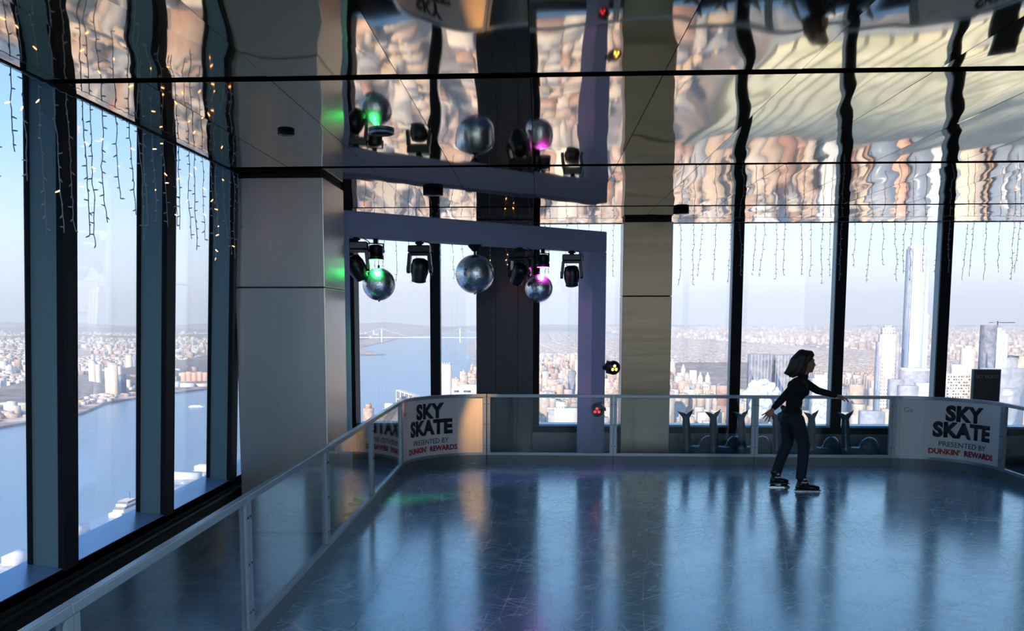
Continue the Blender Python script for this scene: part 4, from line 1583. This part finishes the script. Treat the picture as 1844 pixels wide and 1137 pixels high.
# ================================================================== the city outside
def boxes_mesh(name, boxes, mat):
    """boxes: (x0, x1, y0, y1, z0, z1) list -> one mesh, UVs in metres (round the walls, up the walls)"""
    B = np.array(boxes, dtype=np.float32)
    n = len(B)
    x0, x1, y0, y1, z0, z1 = B.T
    V = np.empty((n, 8, 3), np.float32)
    for k, (a, b, c) in enumerate(((x0, y0, z0), (x1, y0, z0), (x1, y1, z0), (x0, y1, z0), (x0, y0, z1), (x1, y0, z1), (x1, y1, z1), (x0, y1, z1))):
        V[:, k, 0], V[:, k, 1], V[:, k, 2] = a, b, c
    Fq = np.array([(0, 1, 5, 4), (1, 2, 6, 5), (2, 3, 7, 6), (3, 0, 4, 7), (4, 5, 6, 7)], np.int32)
    Fi = (Fq[None] + (np.arange(n, dtype=np.int32) * 8)[:, None, None]).reshape(-1)
    me = bpy.data.meshes.new(name)
    me.vertices.add(n * 8)
    me.vertices.foreach_set('co', V.reshape(-1))
    me.loops.add(len(Fi))
    me.loops.foreach_set('vertex_index', Fi)
    me.polygons.add(n * 5)
    me.polygons.foreach_set('loop_start', np.arange(n * 5, dtype=np.int32) * 4)
    me.polygons.foreach_set('loop_total', np.full(n * 5, 4, np.int32))
    uv = np.zeros((n, 5, 4, 2), np.float32)
    w, d = x1 - x0, y1 - y0
    u0 = np.zeros(n, np.float32)
    for f, L in enumerate((w, d, w, d)):
        uv[:, f, 0] = np.stack([u0, z0 * 0], 1)
        uv[:, f, 1] = np.stack([u0 + L, z0 * 0], 1)
        uv[:, f, 2] = np.stack([u0 + L, z1 - z0], 1)
        uv[:, f, 3] = np.stack([u0, z1 - z0], 1)
        u0 = u0 + 1.5
    lay = me.uv_layers.new(name='UVMap')
    lay.data.foreach_set('uv', uv.reshape(-1))
    me.materials.append(mat)
    me.update(calc_edges=True)
    return me


def link(me, name, parent=None, loc=None):
    o = bpy.data.objects.new(name, me)
    COL.objects.link(o)
    if parent: o.parent = parent
    if loc is not None: o.location = loc
    return o


def slab(name, poly, z0, z1, mat):
    return structure(MB().prism(poly, z0, z1).build(name, mat))


# ground and water
tag(MB().box(-30000, 30000, -3000, 31000, GZ - 12, GZ - 8).build('river', M['water']), 'wide blue river running away to the far hills', 'river', kind='stuff')
slab('ground_city', [(-715, 500), (3200, 500), (3200, 9000), (2000, 13500), (900, 19000), (-900, 19000), (-1000, 12500), (-760, 9300), (-430, 6400), (-420, 4700), (-470, 3500), (-520, 2600), (-690, 2100)], GZ - 10, GZ, M['land'])
slab('ground_east', [(3500, -2000), (29000, -2000), (29000, 30500), (1400, 30500), (1300, 19500), (2400, 13500), (3500, 9000)], GZ - 10, GZ, M['land_far'])
slab('ground_west', [(-29000, -2000), (-2300, -2000), (-1760, 1500), (-1690, 2750), (-1640, 3120), (-1740, 3500), (-1700, 3900), (-1590, 4250), (-1760, 4900), (-1800, 6400), (-1640, 7900), (-1400, 8150),
                     (-1600, 8700), (-2000, 9900), (-2080, 12000), (-2300, 16000), (-1500, 24000), (-1500, 30500), (-29000, 30500)], GZ - 10, GZ, M['land_far'])


def lumpy(name, poly_fn, nx, ny, x0, x1, y0, y1, h_fn, mat, kind='stuff', label=None, cat=None):
    """a terrain sheet with thickness, shaped by h_fn over a grid"""
    vs = []
    for j in range(ny + 1):
        for i in range(nx + 1):
            x = x0 + (x1 - x0) * i / nx
            y = y0 + (y1 - y0) * j / ny
            x, y = poly_fn(x, y)
            vs.append((x, y, GZ + h_fn(x, y, i / nx, j / ny)))
    fs = []
    for j in range(ny):
        for i in range(nx):
            a = j * (nx + 1) + i
            fs.append((a, a + 1, a + nx + 2, a + nx + 1))
    mb = MB().add(vs, fs, 0, True)
    o = mb.build(name, mat)
    if kind == 'structure': structure(o)
    else: tag(o, label, cat, kind='stuff')
    return o


edge = lambda u: min(1, u * 8) * min(1, (1 - u) * 8)
# big park: bare tree tops as a lumpy canopy
lumpy('park_trees', lambda x, y: (x, y), 60, 200, 706, 1540, 2560, 6680,
      lambda x, y, u, v: -2 + min(1, u * 20, (1 - u) * 20, v * 40, (1 - v) * 40) * (15 + 8 * noise.noise((x / 35, y / 35, 0))) * (1 if noise.noise((x / 210, y / 300, 7)) < 0.22 else 0.15),
      M['park'], label='bare brown winter trees filling the big park', cat='trees')
lumpy('riverside_trees', lambda x, y: (x, y), 14, 120, -425, -345, 4750, 9000,
      lambda x, y, u, v: -2 + min(1, u * 8, (1 - u) * 8) * (16 + 7 * noise.noise((x / 35, y / 35, 3))), M['park'], label='strip of bare trees along the near river bank', cat='trees')
# cliff ridge on the far bank and hills on the horizon
lumpy('ridge_trees', lambda x, y: (x - max(0, (y - 4500)) * 0.07, y), 26, 160, -2500, -1960, 2500, 16000,
      lambda x, y, u, v: -2 + edge(v) * (math.sin(math.pi * min(1, max(0, u * 1.0))) ** 0.6) * (52 + 22 * noise.noise((x / 300, y / 300, 1)) + 8 * noise.noise((x / 60, y / 60, 2))), M['park'], label='dark wooded ridge behind the far river bank', cat='trees')
rr = random.Random(9)
for k, (xa, xb, ya, yb, h) in enumerate(((-9500, -3300, 12500, 15500, 90), (-20000, -6000, 17500, 22500, 150), (-3200, 1500, 21500, 25500, 120), (-12500, -2600, 26500, 30400, 230), (-3200, 7000, 27500, 30400, 150), (5500, 27000, 28000, 30400, 110), (-28000, -11000, 25500, 30400, 220))):
    lumpy('ground_hills', lambda x, y: (x, y), 60, 14, xa, xb, ya, yb,
          lambda x, y, u, v: -3 + h * min(1, u * 4, (1 - u) * 4) * math.sin(math.pi * v) * (0.65 + 0.5 * noise.noise((x / 1500, y / 2500, k))), M['park'], kind='structure')

# ---- landmarks, each with its own shape
LM = []          # plan boxes that ordinary buildings must leave free


def tower(name, label, parts, cat='building', group=None):
    """parts: list of (part name, material, [boxes]) in street coordinates (z above the street)"""
    xs0 = min(b[0] for p in parts for b in p[2]); xs1 = max(b[1] for p in parts for b in p[2])
    ys0 = min(b[2] for p in parts for b in p[2]); ys1 = max(b[3] for p in parts for b in p[2])
    LM.append((xs0 - 25, xs1 + 25, ys0 - 60, ys1 + 12))
    cx, cy = (xs0 + xs1) / 2, (ys0 + ys1) / 2
    g = empty(name, (cx, cy, GZ))
    for (pn, mat, bx) in parts:
        me = boxes_mesh(pn, [(b[0] - cx, b[1] - cx, b[2] - cy, b[3] - cy, b[4], b[5]) for b in bx], mat)
        link(me, pn, g)
    tag(g, label, cat, group)
    return g


tower('skyscraper', 'tallest tower, slim pale glass shaft rising far above the horizon',
      [('shaft', M['fac_glass'], [(819, 849, 2036, 2066, 0, 496)]), ('shoulder', M['fac_glass'], [(849, 858, 2040, 2066, 0, 454), (858, 862, 2040, 2066, 0, 350)]),
       ('fin', M['fac_bluegrey'], [(815, 819, 2034, 2064, 0, 494)]), ('corner_strip', M['fac_cap'], [(827, 830, 2034, 2036, 0, 495)]), ('crown', M['fac_cap'], [(819, 849, 2036, 2066, 496, 499)])])
tower('skyscraper', 'tall white tower with a grid of windows, left of the tallest tower',
      [('shaft', M['fac_white'], [(742, 771, 1980, 2008, 0, 306)]), ('crown', M['fac_white'], [(746, 768, 1983, 2006, 306, 321), (750, 764, 1985, 2004, 321, 325)]),
       ('side_bay', M['fac_bluegrey'], [(771, 781, 1984, 2010, 0, 308), (737, 742, 1984, 2008, 0, 290)])])  # right bay's blue-grey is the tower's shaded side put into colour
tower('tower_block', 'dark blue glass block with twin slabs and pale fins behind the skater',
      [('slab', M['fac_blue'], [(526, 580, 2250, 2290, 0, 251), (590, 648, 2258, 2296, 0, 249)]), ('recess', M['fac_blue'], [(580, 590, 2270, 2290, 0, 235)]),
       ('fins', M['fac_cap'], [(527 + 8 * i, 527.5 + 8 * i, 2248.5, 2250, 150, 251) for i in range(7)] + [(594 + 8 * i, 594.5 + 8 * i, 2256.5, 2258, 150, 249) for i in range(7)]),
       ('podium', M['fac_bluegrey'], [(515, 655, 2235, 2250, 0, 60)])])
# tower with white diagonal bracing
g = tower('tower_block', 'tower with white diagonal bracing, just right of the skater', [('core', M['fac_glass'], [(572, 602, 1885, 1915, 0, 216)]), ('top_box', M['fac_cap'], [(576, 598, 1888, 1911, 216, 224)])])
mb = MB()
for k in range(9):
    z = 212 - 26 * k
    if z < 20: break
    for (a, b) in (((-15.5, -15.5, z), (0, -15.8, z - 26)), ((15.5, -15.5, z), (0, -15.8, z - 26)), ((-15.5, -15.5, z), (15.5, -15.5, z)), ((-15.5, -15.5, z), (-15.7, 0, z - 26)), ((0, -15.8, z - 26), (-15.5, -15.5, z - 52)), ((0, -15.8, z - 26), (15.5, -15.5, z - 52))):
        if b[2] > 0: mb.tube([a, b], 0.9, 4)
mb.build('bracing', M['fac_cap'], g)
tower('skyscraper', 'curved top blue glass tower with a crane, near the right edge',
      [('blue_face', M['fac_blue'], [(918, 936, 1890, 1925, 0, 327)]), ('stepped_side', M['fac_glass'], [(936, 946, 1892, 1925, 0, 322), (946, 954, 1894, 1925, 0, 316), (954, 962, 1896, 1925, 0, 309)]),
       ('wing', M['fac_bluegrey'], [(905, 990, 1875, 1890, 0, 240)]), ('crane', M['bolt'], [(924, 975, 1900, 1901.5, 331.5, 333), (940, 942, 1900, 1902, 322, 335)])])
tower('tower_block', 'banded blue grey office tower at the right edge', [('tower', M['fac_bluegrey'], [(965, 986, 1900, 1930, 0, 261)]), ('parapet', M['fac_dark'], [(964, 987, 1899, 1931, 261, 264)])])
tower('tower_block', 'salmon pink tower cut by the right edge of the photo', [('tower', M['fac_brick'], [(988, 1030, 1905, 1940, 0, 262)]), ('window_bay', M['fac_dark'], [(999, 1012, 1904, 1905, 180, 215)])])
tower('office_block', 'low grey box with a pale panel on its front, at the right edge', [('block', M['fac_bluegrey'], [(926, 963, 1840, 1866, 0, 200)]), ('pale_panel', M['fac_cap'], [(929, 948, 1839, 1840, 187, 196)])])
tower('apartment_tower', 'white building with scattered dark window holes beside the rightmost mullion',
      [('block', M['fac_cream'], [(836, 884, 1880, 1915, 0, 227)]), ('upper_block', M['fac_cap'], [(855, 880, 1884, 1912, 227, 246)]),
       ('window_holes', M['fac_dark'], [(838 + 5.2 * i, 838 + 5.2 * i + rr.uniform(1.2, 4), 1879.2, 1880, 221 - 6 * j, 223.6 - 6 * j) for i in range(9) for j in range(9) if rr.random() < 0.62])])
tower('apartment_tower', 'pale cream slab far behind the sign board', [('slab', M['fac_cream'], [(1202, 1231, 2600, 2630, 0, 254)]), ('roof_box', M['fac_cap'], [(1208, 1222, 2604, 2620, 254, 262)])])
tower('office_block', 'blue grey block with a white top, below the tallest tower', [('block', M['fac_bluegrey'], [(765, 813, 1906, 1945, 0, 232)]), ('white_top', M['fac_cap'], [(765, 813, 1906, 1945, 232, 237)]), ('side_block', M['fac_bluegrey'], [(742, 765, 1915, 1945, 0, 213)])])
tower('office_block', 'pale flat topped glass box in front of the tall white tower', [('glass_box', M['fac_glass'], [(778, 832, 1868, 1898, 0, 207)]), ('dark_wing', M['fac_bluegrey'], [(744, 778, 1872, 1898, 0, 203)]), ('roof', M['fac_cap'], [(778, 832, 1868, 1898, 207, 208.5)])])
tower('office_block', 'blue block with a brick top seen low through the right rail glass', [('block', M['fac_bluegrey'], [(668, 712, 1872, 1900, 0, 150)]), ('brick_wing', M['fac_brick'], [(712, 736, 1876, 1900, 0, 154)])])
tower('apartment_tower', 'white angular apartment building behind the narrow column side', [('block', M['fac_cream'], [(33, 80, 1800, 1840, 0, 160)]), ('upper_block', M['fac_white'], [(36, 56, 1803, 1836, 160, 172)])])
tower('tower_block', 'dark blue glass tower among pale buildings beside the truss post', [('tower', M['fac_blue'], [(100, 124, 3000, 3026, 0, 163)])])
tower('tower_block', 'pale teal glass tower beside the truss post', [('tower', M['fac_glass'], [(140, 158, 3300, 3324, 0, 183)]), ('roof', M['fac_cap'], [(140, 158, 3300, 3324, 183, 187)])])
# stone towers beside the park
def spired(x, y, w, h, label, twin=True):
    bx = [(x - w, x + w, y, y + 40, 0, h * 0.68)]
    top = []
    for s in ((-1, 1) if twin else (0,)):
        c = x + s * w * 0.58
        bx.append((c - w * 0.34, c + w * 0.34, y + 4, y + 28, h * 0.68, h * 0.88))
        top += [(c - w * 0.22, c + w * 0.22, y + 8, y + 24, h * 0.88, h * 0.95), (c - w * 0.10, c + w * 0.10, y + 13, y + 19, h * 0.95, h * 1.04)]
    tower('apartment_tower', label, [('building', M['fac_cream'], bx), ('towers', M['fac_cap'], top)])


spired(690, 4300, 27, 112, 'pointed cream apartment tower at the park edge, right of the narrow column', False)
spired(676, 4700, 36, 118, 'twin topped cream apartment building beside the narrow column')
spired(688, 3750, 26, 108, 'twin topped cream apartment building left of the dark mullion')
tower('apartment_tower', 'white slab at the park edge between the pointed towers', [('slab', M['fac_cap'], [(668, 696, 3980, 4010, 0, 108)]), ('base', M['fac_cream'], [(662, 700, 3975, 4015, 0, 70)])])
# river side
tower('apartment_tower', 'slim beige apartment tower against the river, left of the large ball', [('tower', M['fac_cream'], [(-314, -284, 2900, 2930, 0, 190)]), ('roof_posts', M['fac_cream'], [(-314 + 8 * i, -311 + 8 * i, 2900, 2904, 190, 196) for i in range(4)])])
tower('apartment_block', 'white low building with a sloping roof beside the dark pillar', [('block', M['fac_cap'], [(-262, -182, 2700, 2740, 0, 128), (-236, -182, 2702, 2740, 128, 138), (-250, -236, 2702, 2740, 128, 133)]), ('window_bands', M['fac_dark'], [(-255, -240, 2699, 2700, 116, 122), (-226, -204, 2699, 2700, 116, 122)])])
g = empty('apartment_block', (-330, 2000, GZ))
MB().hexa([(-60, 0, 0), (30, 0, 0), (30, 60, 0), (-60, 60, 0)], [(-60, 0, 60), (22, 0, 166), (24, 60, 160), (-60, 60, 60)]).build('sloping_block', M['fac_white'], g)
MB().hexa([(-40, -0.8, 30), (16, -0.8, 30), (16, 0, 30), (-40, 0, 30)], [(-40, -0.8, 62), (16, -0.8, 135), (16, 0, 135), (-40, 0, 62)]).build('balcony_face', M['fac_cream'], g)
tag(g, 'white sloping apartment block above the left rail, by the river', 'building')
LM.append((-400, -290, 1980, 2070))
g = empty('apartment_block', (-345, 2350, GZ))
MB().hexa([(-30, 0, 0), (28, 0, 0), (28, 50, 0), (-30, 50, 0)], [(-30, 0, 150), (28, 0, 132), (28, 50, 132), (-30, 50, 150)]).build('block', M['fac_white'], g)
fr = MB()
for k in range(6):
    fr.tube([(-30 + 11 * k, -1, 60), (-30 + 11 * k, -1, 150 - 3.2 * k)], 1.2, 4)
fr.tube([(-30, -1, 150), (28, -1, 132)], 2.2, 4).tube([(-30, -1, 128), (28, -1, 112)], 1.6, 4)
fr.build('white_frame', M['fac_cap'], g)
tag(g, 'white framed block with a slanting roof line behind the left printed barrier', 'building')
LM.append((-380, -310, 2330, 2410))
# far bank
tower('apartment_tower', 'left of the two pale towers on the far river bank', [('tower', M['fac_cream'], [(-2108, -2078, 4100, 4130, 0, 128), (-2078, -2058, 4104, 4130, 0, 120)]), ('roof_box', M['fac_cap'], [(-2096, -2084, 4106, 4118, 128, 136)])])
tower('apartment_tower', 'right and wider of the two pale towers on the far river bank', [('tower', M['fac_cream'], [(-1932, -1908, 3900, 3930, 0, 118), (-1908, -1876, 3896, 3930, 0, 130), (-1876, -1862, 3904, 3930, 0, 124)]), ('painted_shade_wing', M['fac_blue'], [(-1862, -1846, 3880, 3925, 0, 88)])])  # wing coloured blue to stand for the tower's shaded side
tower('apartment_tower', 'beige tower half hidden by the second left fin', [('tower', M['fac_cream'], [(-2444, -2410, 5200, 5230, 0, 116)]), ('painted_shade_wing', M['fac_bluegrey'], [(-2410, -2385, 5206, 5230, 0, 112)])])  # blue-grey of the wing paints in the shade on this side
tower('apartment_block', 'long cream apartment row on the far bank beside the third left fin', [('row', M['fac_brick'], [(-1912 + 30 * i, -1886 + 30 * i, 4700, 4730, 0, 46 + (i % 2) * 4) for i in range(5)])])
tower('warehouse', 'low white waterfront shed on the far bank', [('shed', M['fac_cap'], [(-1820, -1760, 4290, 4330, 0, 24), (-1755, -1690, 4300, 4340, 0, 18)]), ('annexe', M['fac_cream'], [(-1688, -1630, 4330, 4360, 0, 14)])])
tower('apartment_block', 'wide cream waterfront block at the left edge of the photo', [('block', M['fac_cream'], [(-1990, -1890, 3200, 3240, 0, 26)]), ('dark_gable', M['fac_blue'], [(-1990, -1975, 3199, 3200, 2, 20), (-1950, -1936, 3199, 3200, 8, 20)])])
# bridge
g = empty('suspension_bridge', (-1550, 11800, GZ))
bt = [(-519, 'left'), (519, 'right')]
for x, nm in bt:
    t_ = MB()
    for dx in (-7,):
        t_.box(x - 7, x + 7, -16, -10, 0, 196).box(x - 7, x + 7, 10, 16, 0, 196)
    t_.box(x - 6, x + 6, -16, 16, 186, 198).box(x - 6, x + 6, -16, 16, 66, 74)
    t_.build('bridge_tower', M['bridge'], g)
MB().box(-1500, 1500, -15, 15, 62, 72).build('deck', M['bridge'], g)
for yy in (-13, 13):
    pts = [(-519 + 1038 * k / 20, yy, 76 + 116 * ((k - 10) / 10) ** 2) for k in range(21)]
    pts = [(-900, yy, 74)] + pts + [(900, yy, 74)]
    MB().tube(pts, 1.6, 5).build('main_cable', M['bridge'], g)
for s in (-1, 1):
    for k in range(4):
        pass
tag(g, 'pale suspension bridge with two towers crossing the river in the distance', 'bridge')
# boats, piers
def pier(x0, x1, y0, y1, h, label):
    tower('pier', label, [('deck', M['fac_bluegrey'], [(x0, x1, y0, y1, -10, 2)]), ('shed', M['fac_cap'], [(x0 + 8, x1 - 6, y0 + 5, y1 - 5, 2, h)])], 'pier')


pier(-748, -713, 1170, 1225, 14, 'white roofed pier at the lower left corner of the photo')
pier(-752, -713, 1330, 1385, 14, 'grey and white pier shed under the first full left window')
pier(-790, -713, 1830, 1870, 14, 'white pier shed under the left window beside the steel column')
pier(-770, -713, 1925, 1975, 14, 'second white pier shed under the left window beside the steel column')


def ship(x, y, rz, L, label, tiers=1, wake=False):
    g = empty('ship', (x, y, GZ - 8), rz)
    w = L * 0.11
    MB().prism([(-L / 2, -w), (L * 0.36, -w), (L / 2, 0), (L * 0.36, w), (-L / 2, w)], -1, L * 0.07).build('hull', M['boat'], g)
    for k in range(tiers):
        MB().box(-L * (0.40 - 0.05 * k), L * (0.25 - 0.07 * k), -w * 0.8, w * 0.8, L * 0.07 + 4 * k, L * 0.07 + 4 * k + 3.4).build('deck_house', M['fac_white'] if k % 2 else M['boat'], g)
    MB().tube([(0, 0, L * 0.07), (0, 0, L * 0.07 + 4 * tiers + 12)], 0.6, 5).build('mast', M['bolt'], g)
    tag(g, label, 'ship')


ship(-741, 1570, R(88), 110, 'large white cruise ship moored beside the second left fin', 4)
ship(-1330, 3420, R(8), 62, 'small white ferry out on the river, behind the third left fin', 1)
ship(-640, 6300, R(0), 70, 'thin reddish barge far out on the river before the bridge', 0)
# striped green roof hall (seen in the ceiling)
tower('exhibition_hall', 'huge flat green roofed hall with dark stripes, mirrored in the ceiling', [('roof', M['stripes'], [(270, 1350, 1110, 1760, 14, 22)]), ('hall', M['fac_bluegrey'], [(275, 1345, 1115, 1755, 0, 14)])])

# ---- ordinary buildings
rb = random.Random(77)
GEN = []


def free(x0, x1, y0, y1):
    for (a, b, c, d) in LM:
        if x1 > a and x0 < b and y1 > c and y0 < d:
            return False
    return True


def cap(Y, X):
    """no ordinary roof climbs above the sight lines the photo leaves open"""
    drop = 0.058 if X > 500 else (0.048 if X > 250 else 0.040)
    return max(12.0, 343 - drop * Y - (12 if X > 500 else 0))


def shore_x(Y):
    if Y < 2100: return -640
    if Y < 2700: return -500
    if Y < 6400: return -330
    if Y < 9300: return -330 - (Y - 6400) * 0.11
    if Y < 12500: return -650 - (Y - 9300) * 0.075
    return -850


Y = 930.0
row = 0
while Y < 18500:
    far = Y > 6500
    step = 80 if not far else (110 if Y < 11000 else 170)
    dep = step * 0.78
    X = shore_x(Y)
    ave = 0
    xmax = 3150 if Y < 9000 else (3150 - (Y - 9000) * 0.25)
    while X < xmax:
        bl = 235
        # one block: buildings back to back
        x = X
        while x < X + bl - 12:
            w = rb.uniform(11, 34) if Y < 1750 else rb.uniform(16, 42) if not far else rb.uniform(30, 75)
            if Y > 11000: w *= 1.4
            w = min(w, X + bl - x)
            for half in (0, 1):
                y0 = Y + half * dep * 0.5
                y1 = y0 + dep * 0.5 - rb.uniform(0, 3)
                if x > 640 - 0.0 * Y and 690 < x < 1555 and 2500 < Y < 6690: continue
                if abs(x / max(Y, 1)) > 0.78: continue
                u = rb.random()
                if Y < 1750: h = rb.choice((7, 9, 12, 15, 18, 24)) * rb.uniform(0.8, 1.3)
                elif Y < 2450 and x > 240: h = rb.choice((35, 60, 90, 120, 150)) * rb.uniform(0.7, 1.25)
                elif Y < 2450: h = rb.choice((10, 14, 20, 25, 45, 80)) * rb.uniform(0.7, 1.3)
                elif Y < 6700: h = (22 + 18 * rb.random()) if u < 0.66 else rb.uniform(45, 115)
                elif Y < 12000: h = (16 + 20 * rb.random()) if u < 0.75 else rb.uniform(35, 62)
                else: h = (12 + 20 * rb.random()) if u < 0.8 else rb.uniform(25, 60)
                if Y > 6700: h *= 1.9
                if 1555 < x and 2400 < Y < 6700: h *= 1.25
                h = min(h, cap(Y, x) * rb.uniform(0.86, 1.0))
                if x < -0.30 * Y: h = min(h, 345 - abs(x) / 2.057 - 6)
                elif x < -0.115 * Y: h = min(h, 345 - 0.098 * Y)
                if h < 6 or not free(x, x + w - 1, y0, y1): continue
                b = [(x, x + w - 0.8, y0, y1, 0, h)]
                if h > 55 and rb.random() < 0.6:
                    i = rb.uniform(0.12, 0.28) * w
                    z = h * rb.uniform(0.7, 0.9)
                    b = [(x, x + w - 0.8, y0, y1, 0, z), (x + i, x + w - i, y0 + 2, y1 - 2, z, h)]
                if rb.random() < 0.5 and not far:
                    cxx, cyy = x + w * rb.uniform(0.3, 0.7), (y0 + y1) / 2
                    b.append((cxx - 3, cxx + 3, cyy - 3, cyy + 3, h, h + rb.uniform(3, 7)))
                GEN.append(b)
            x += w
        X += bl + 28
    Y += step
# rank the ones the photo shows largest (through the windows)
def shown(b):
    x0, x1, y0, y1, z0, z1 = b[0]
    Yc = y0
    px = CX + F_PX * math.tan(math.atan2((x0 + x1) / 2, Yc) + YAW)
    h = max(q[5] for q in b)
    top = 570 + (345 - h) / Yc * F_PX
    if not (636 < px < 1850) or top > 755 or (862 < px < 955) or (1122 < px < 1200): return 0.0
    vis = min(h, 345 - 0.122 * Yc if False else h) if top < 765 else 0
    bot = min(766, 570 + 345 / Yc * F_PX)
    return (bot - top) * (x1 - x0) / Yc * F_PX


GEN.sort(key=shown, reverse=True)
N_IND = 280
for b in GEN[:N_IND]:
    x0, x1, y0, y1 = b[0][:4]
    cx, cy = (x0 + x1) / 2, (y0 + y1) / 2
    me = boxes_mesh('city_building', [(q[0] - cx, q[1] - cx, q[2] - cy, q[3] - cy, q[4], q[5]) for q in b], M['facade'])
    o = link(me, 'city_building', loc=(cx, cy, GZ))
    tag(o, 'ordinary flat roofed block in the crowd of buildings outside the back windows', 'building', 'crowded city blocks outside the back windows')
rest = [q for b in GEN[N_IND:] for q in b]
o = link(boxes_mesh('city_buildings', rest, M['facade']), 'city_buildings', loc=(0, 0, GZ))
tag(o, 'endless pale city buildings spreading to the horizon', 'buildings', kind='stuff')

# houses and blocks across the river, and the far eastern boroughs
far = []
for k in range(15000):
    Yk = 2200 + 15500 * rb.random() ** 1.4
    Xk = -1760 - (Yk * 0.72 + 300 - 1760 + 1500) * rb.random()
    if Yk > 4200 and Xk > -1850 - (Yk - 4200) * 0.08: continue
    ridge = -2500 - max(0, Yk - 4500) * 0.07 < Xk < -1960 - max(0, Yk - 4500) * 0.07
    if ridge and rb.random() < 0.93: continue
    if noise.noise((Xk / 500, Yk / 900, 5)) > 0.25: continue
    s = 1 + Yk / 9000
    w, d = rb.uniform(9, 26) * s, rb.uniform(9, 20) * s
    h = rb.uniform(7, 14) if rb.random() < 0.95 else rb.uniform(20, 50)
    if not free(Xk, Xk + w, Yk, Yk + d): continue
    base = 55 if ridge else (28 if Xk < -2500 else 0)
    far.append((Xk, Xk + w, Yk, Yk + d, 0, h + base * 0.6))
o = link(boxes_mesh('river_bank_houses', far, M['fac_house']), 'river_bank_houses', loc=(0, 0, GZ))
tag(o, 'small pale houses scattered over the far side of the river', 'houses', kind='stuff')
far = []
for k in range(15000):
    Yk = 5000 + 24000 * rb.random() ** 1.2
    lo = 3300 if Yk < 9000 else max(1500, 3300 - (Yk - 9000) * 0.2)
    Xk = lo + (Yk * 0.72 - lo) * rb.random()
    if Xk < lo: continue
    if noise.noise((Xk / 700, Yk / 1200, 9)) > 0.3: continue
    s = 1 + Yk / 9000
    w, d = rb.uniform(12, 40) * s, rb.uniform(10, 24) * s
    h = rb.uniform(12, 30) if rb.random() < 0.85 else rb.uniform(35, 80)
    far.append((Xk, Xk + w, Yk, Yk + d, 0, h))
o = link(boxes_mesh('distant_buildings', far, M['fac_house']), 'distant_buildings', loc=(0, 0, GZ))
tag(o, 'hazy low buildings of the boroughs on the horizon', 'buildings', kind='stuff')


# ---- steam rising between the towers
def steam():
    m, t, out = new_mat('white_steam')
    L = t.links.new
    d = t.nodes.new('ShaderNodeBsdfDiffuse')
    d.inputs[0].default_value = (0.86, 0.86, 0.86, 1)
    tl = t.nodes.new('ShaderNodeBsdfTranslucent')
    tl.inputs[0].default_value = (0.8, 0.8, 0.8, 1)
    m1 = t.nodes.new('ShaderNodeMixShader')
    m1.inputs[0].default_value = 0.35
    L(d.outputs[0], m1.inputs[1])
    L(tl.outputs[0], m1.inputs[2])
    tr = t.nodes.new('ShaderNodeBsdfTransparent')
    lw = t.nodes.new('ShaderNodeLayerWeight')
    lw.inputs['Blend'].default_value = 0.5
    mp = t.nodes.new('ShaderNodeMapRange')
    mp.inputs['From Min'].default_value = 0.02
    mp.inputs['From Max'].default_value = 0.75
    L(lw.outputs['Facing'], mp.inputs['Value'])
    m2 = t.nodes.new('ShaderNodeMixShader')
    L(mp.outputs[0], m2.inputs[0])
    L(m1.outputs[0], m2.inputs[1])
    L(tr.outputs[0], m2.inputs[2])
    L(m2.outputs[0], out.inputs[0])
    me = capsules([], [((0, 0, 0), (26, 16, 16)), ((16, 4, 12), (20, 14, 15)), ((-12, 2, 14), (18, 12, 13)), ((6, 0, 24), (15, 11, 11)), ((30, 4, 4), (16, 12, 12)), ((-26, 0, 2), (14, 10, 8)), ((2, 0, -22), (26, 16, 18)), ((-6, 0, -42), (22, 14, 16)),
                       ((24, 0, 20), (9, 8, 8)), ((-16, 0, 27), (8, 7, 7)), ((-38, 0, -4), (8, 6, 5))], 2.0, 'steam', 4)
    for v_ in me.vertices:
        n_ = noise.noise(v_.co / 9.0) * 4.0 + noise.noise(v_.co / 3.5) * 1.2
        v_.co += v_.normal * n_ if hasattr(v_, 'normal') else Vector((0, 0, 0))
    me.update()
    o = mesh_obj(me, 'steam', m)
    o.location = (416, 1700, GZ + 200)
    o.scale = (0.85, 0.85, 0.85)
    tag(o, 'white plume of steam drifting in front of the dark blue block', 'steam', kind='stuff')


steam()
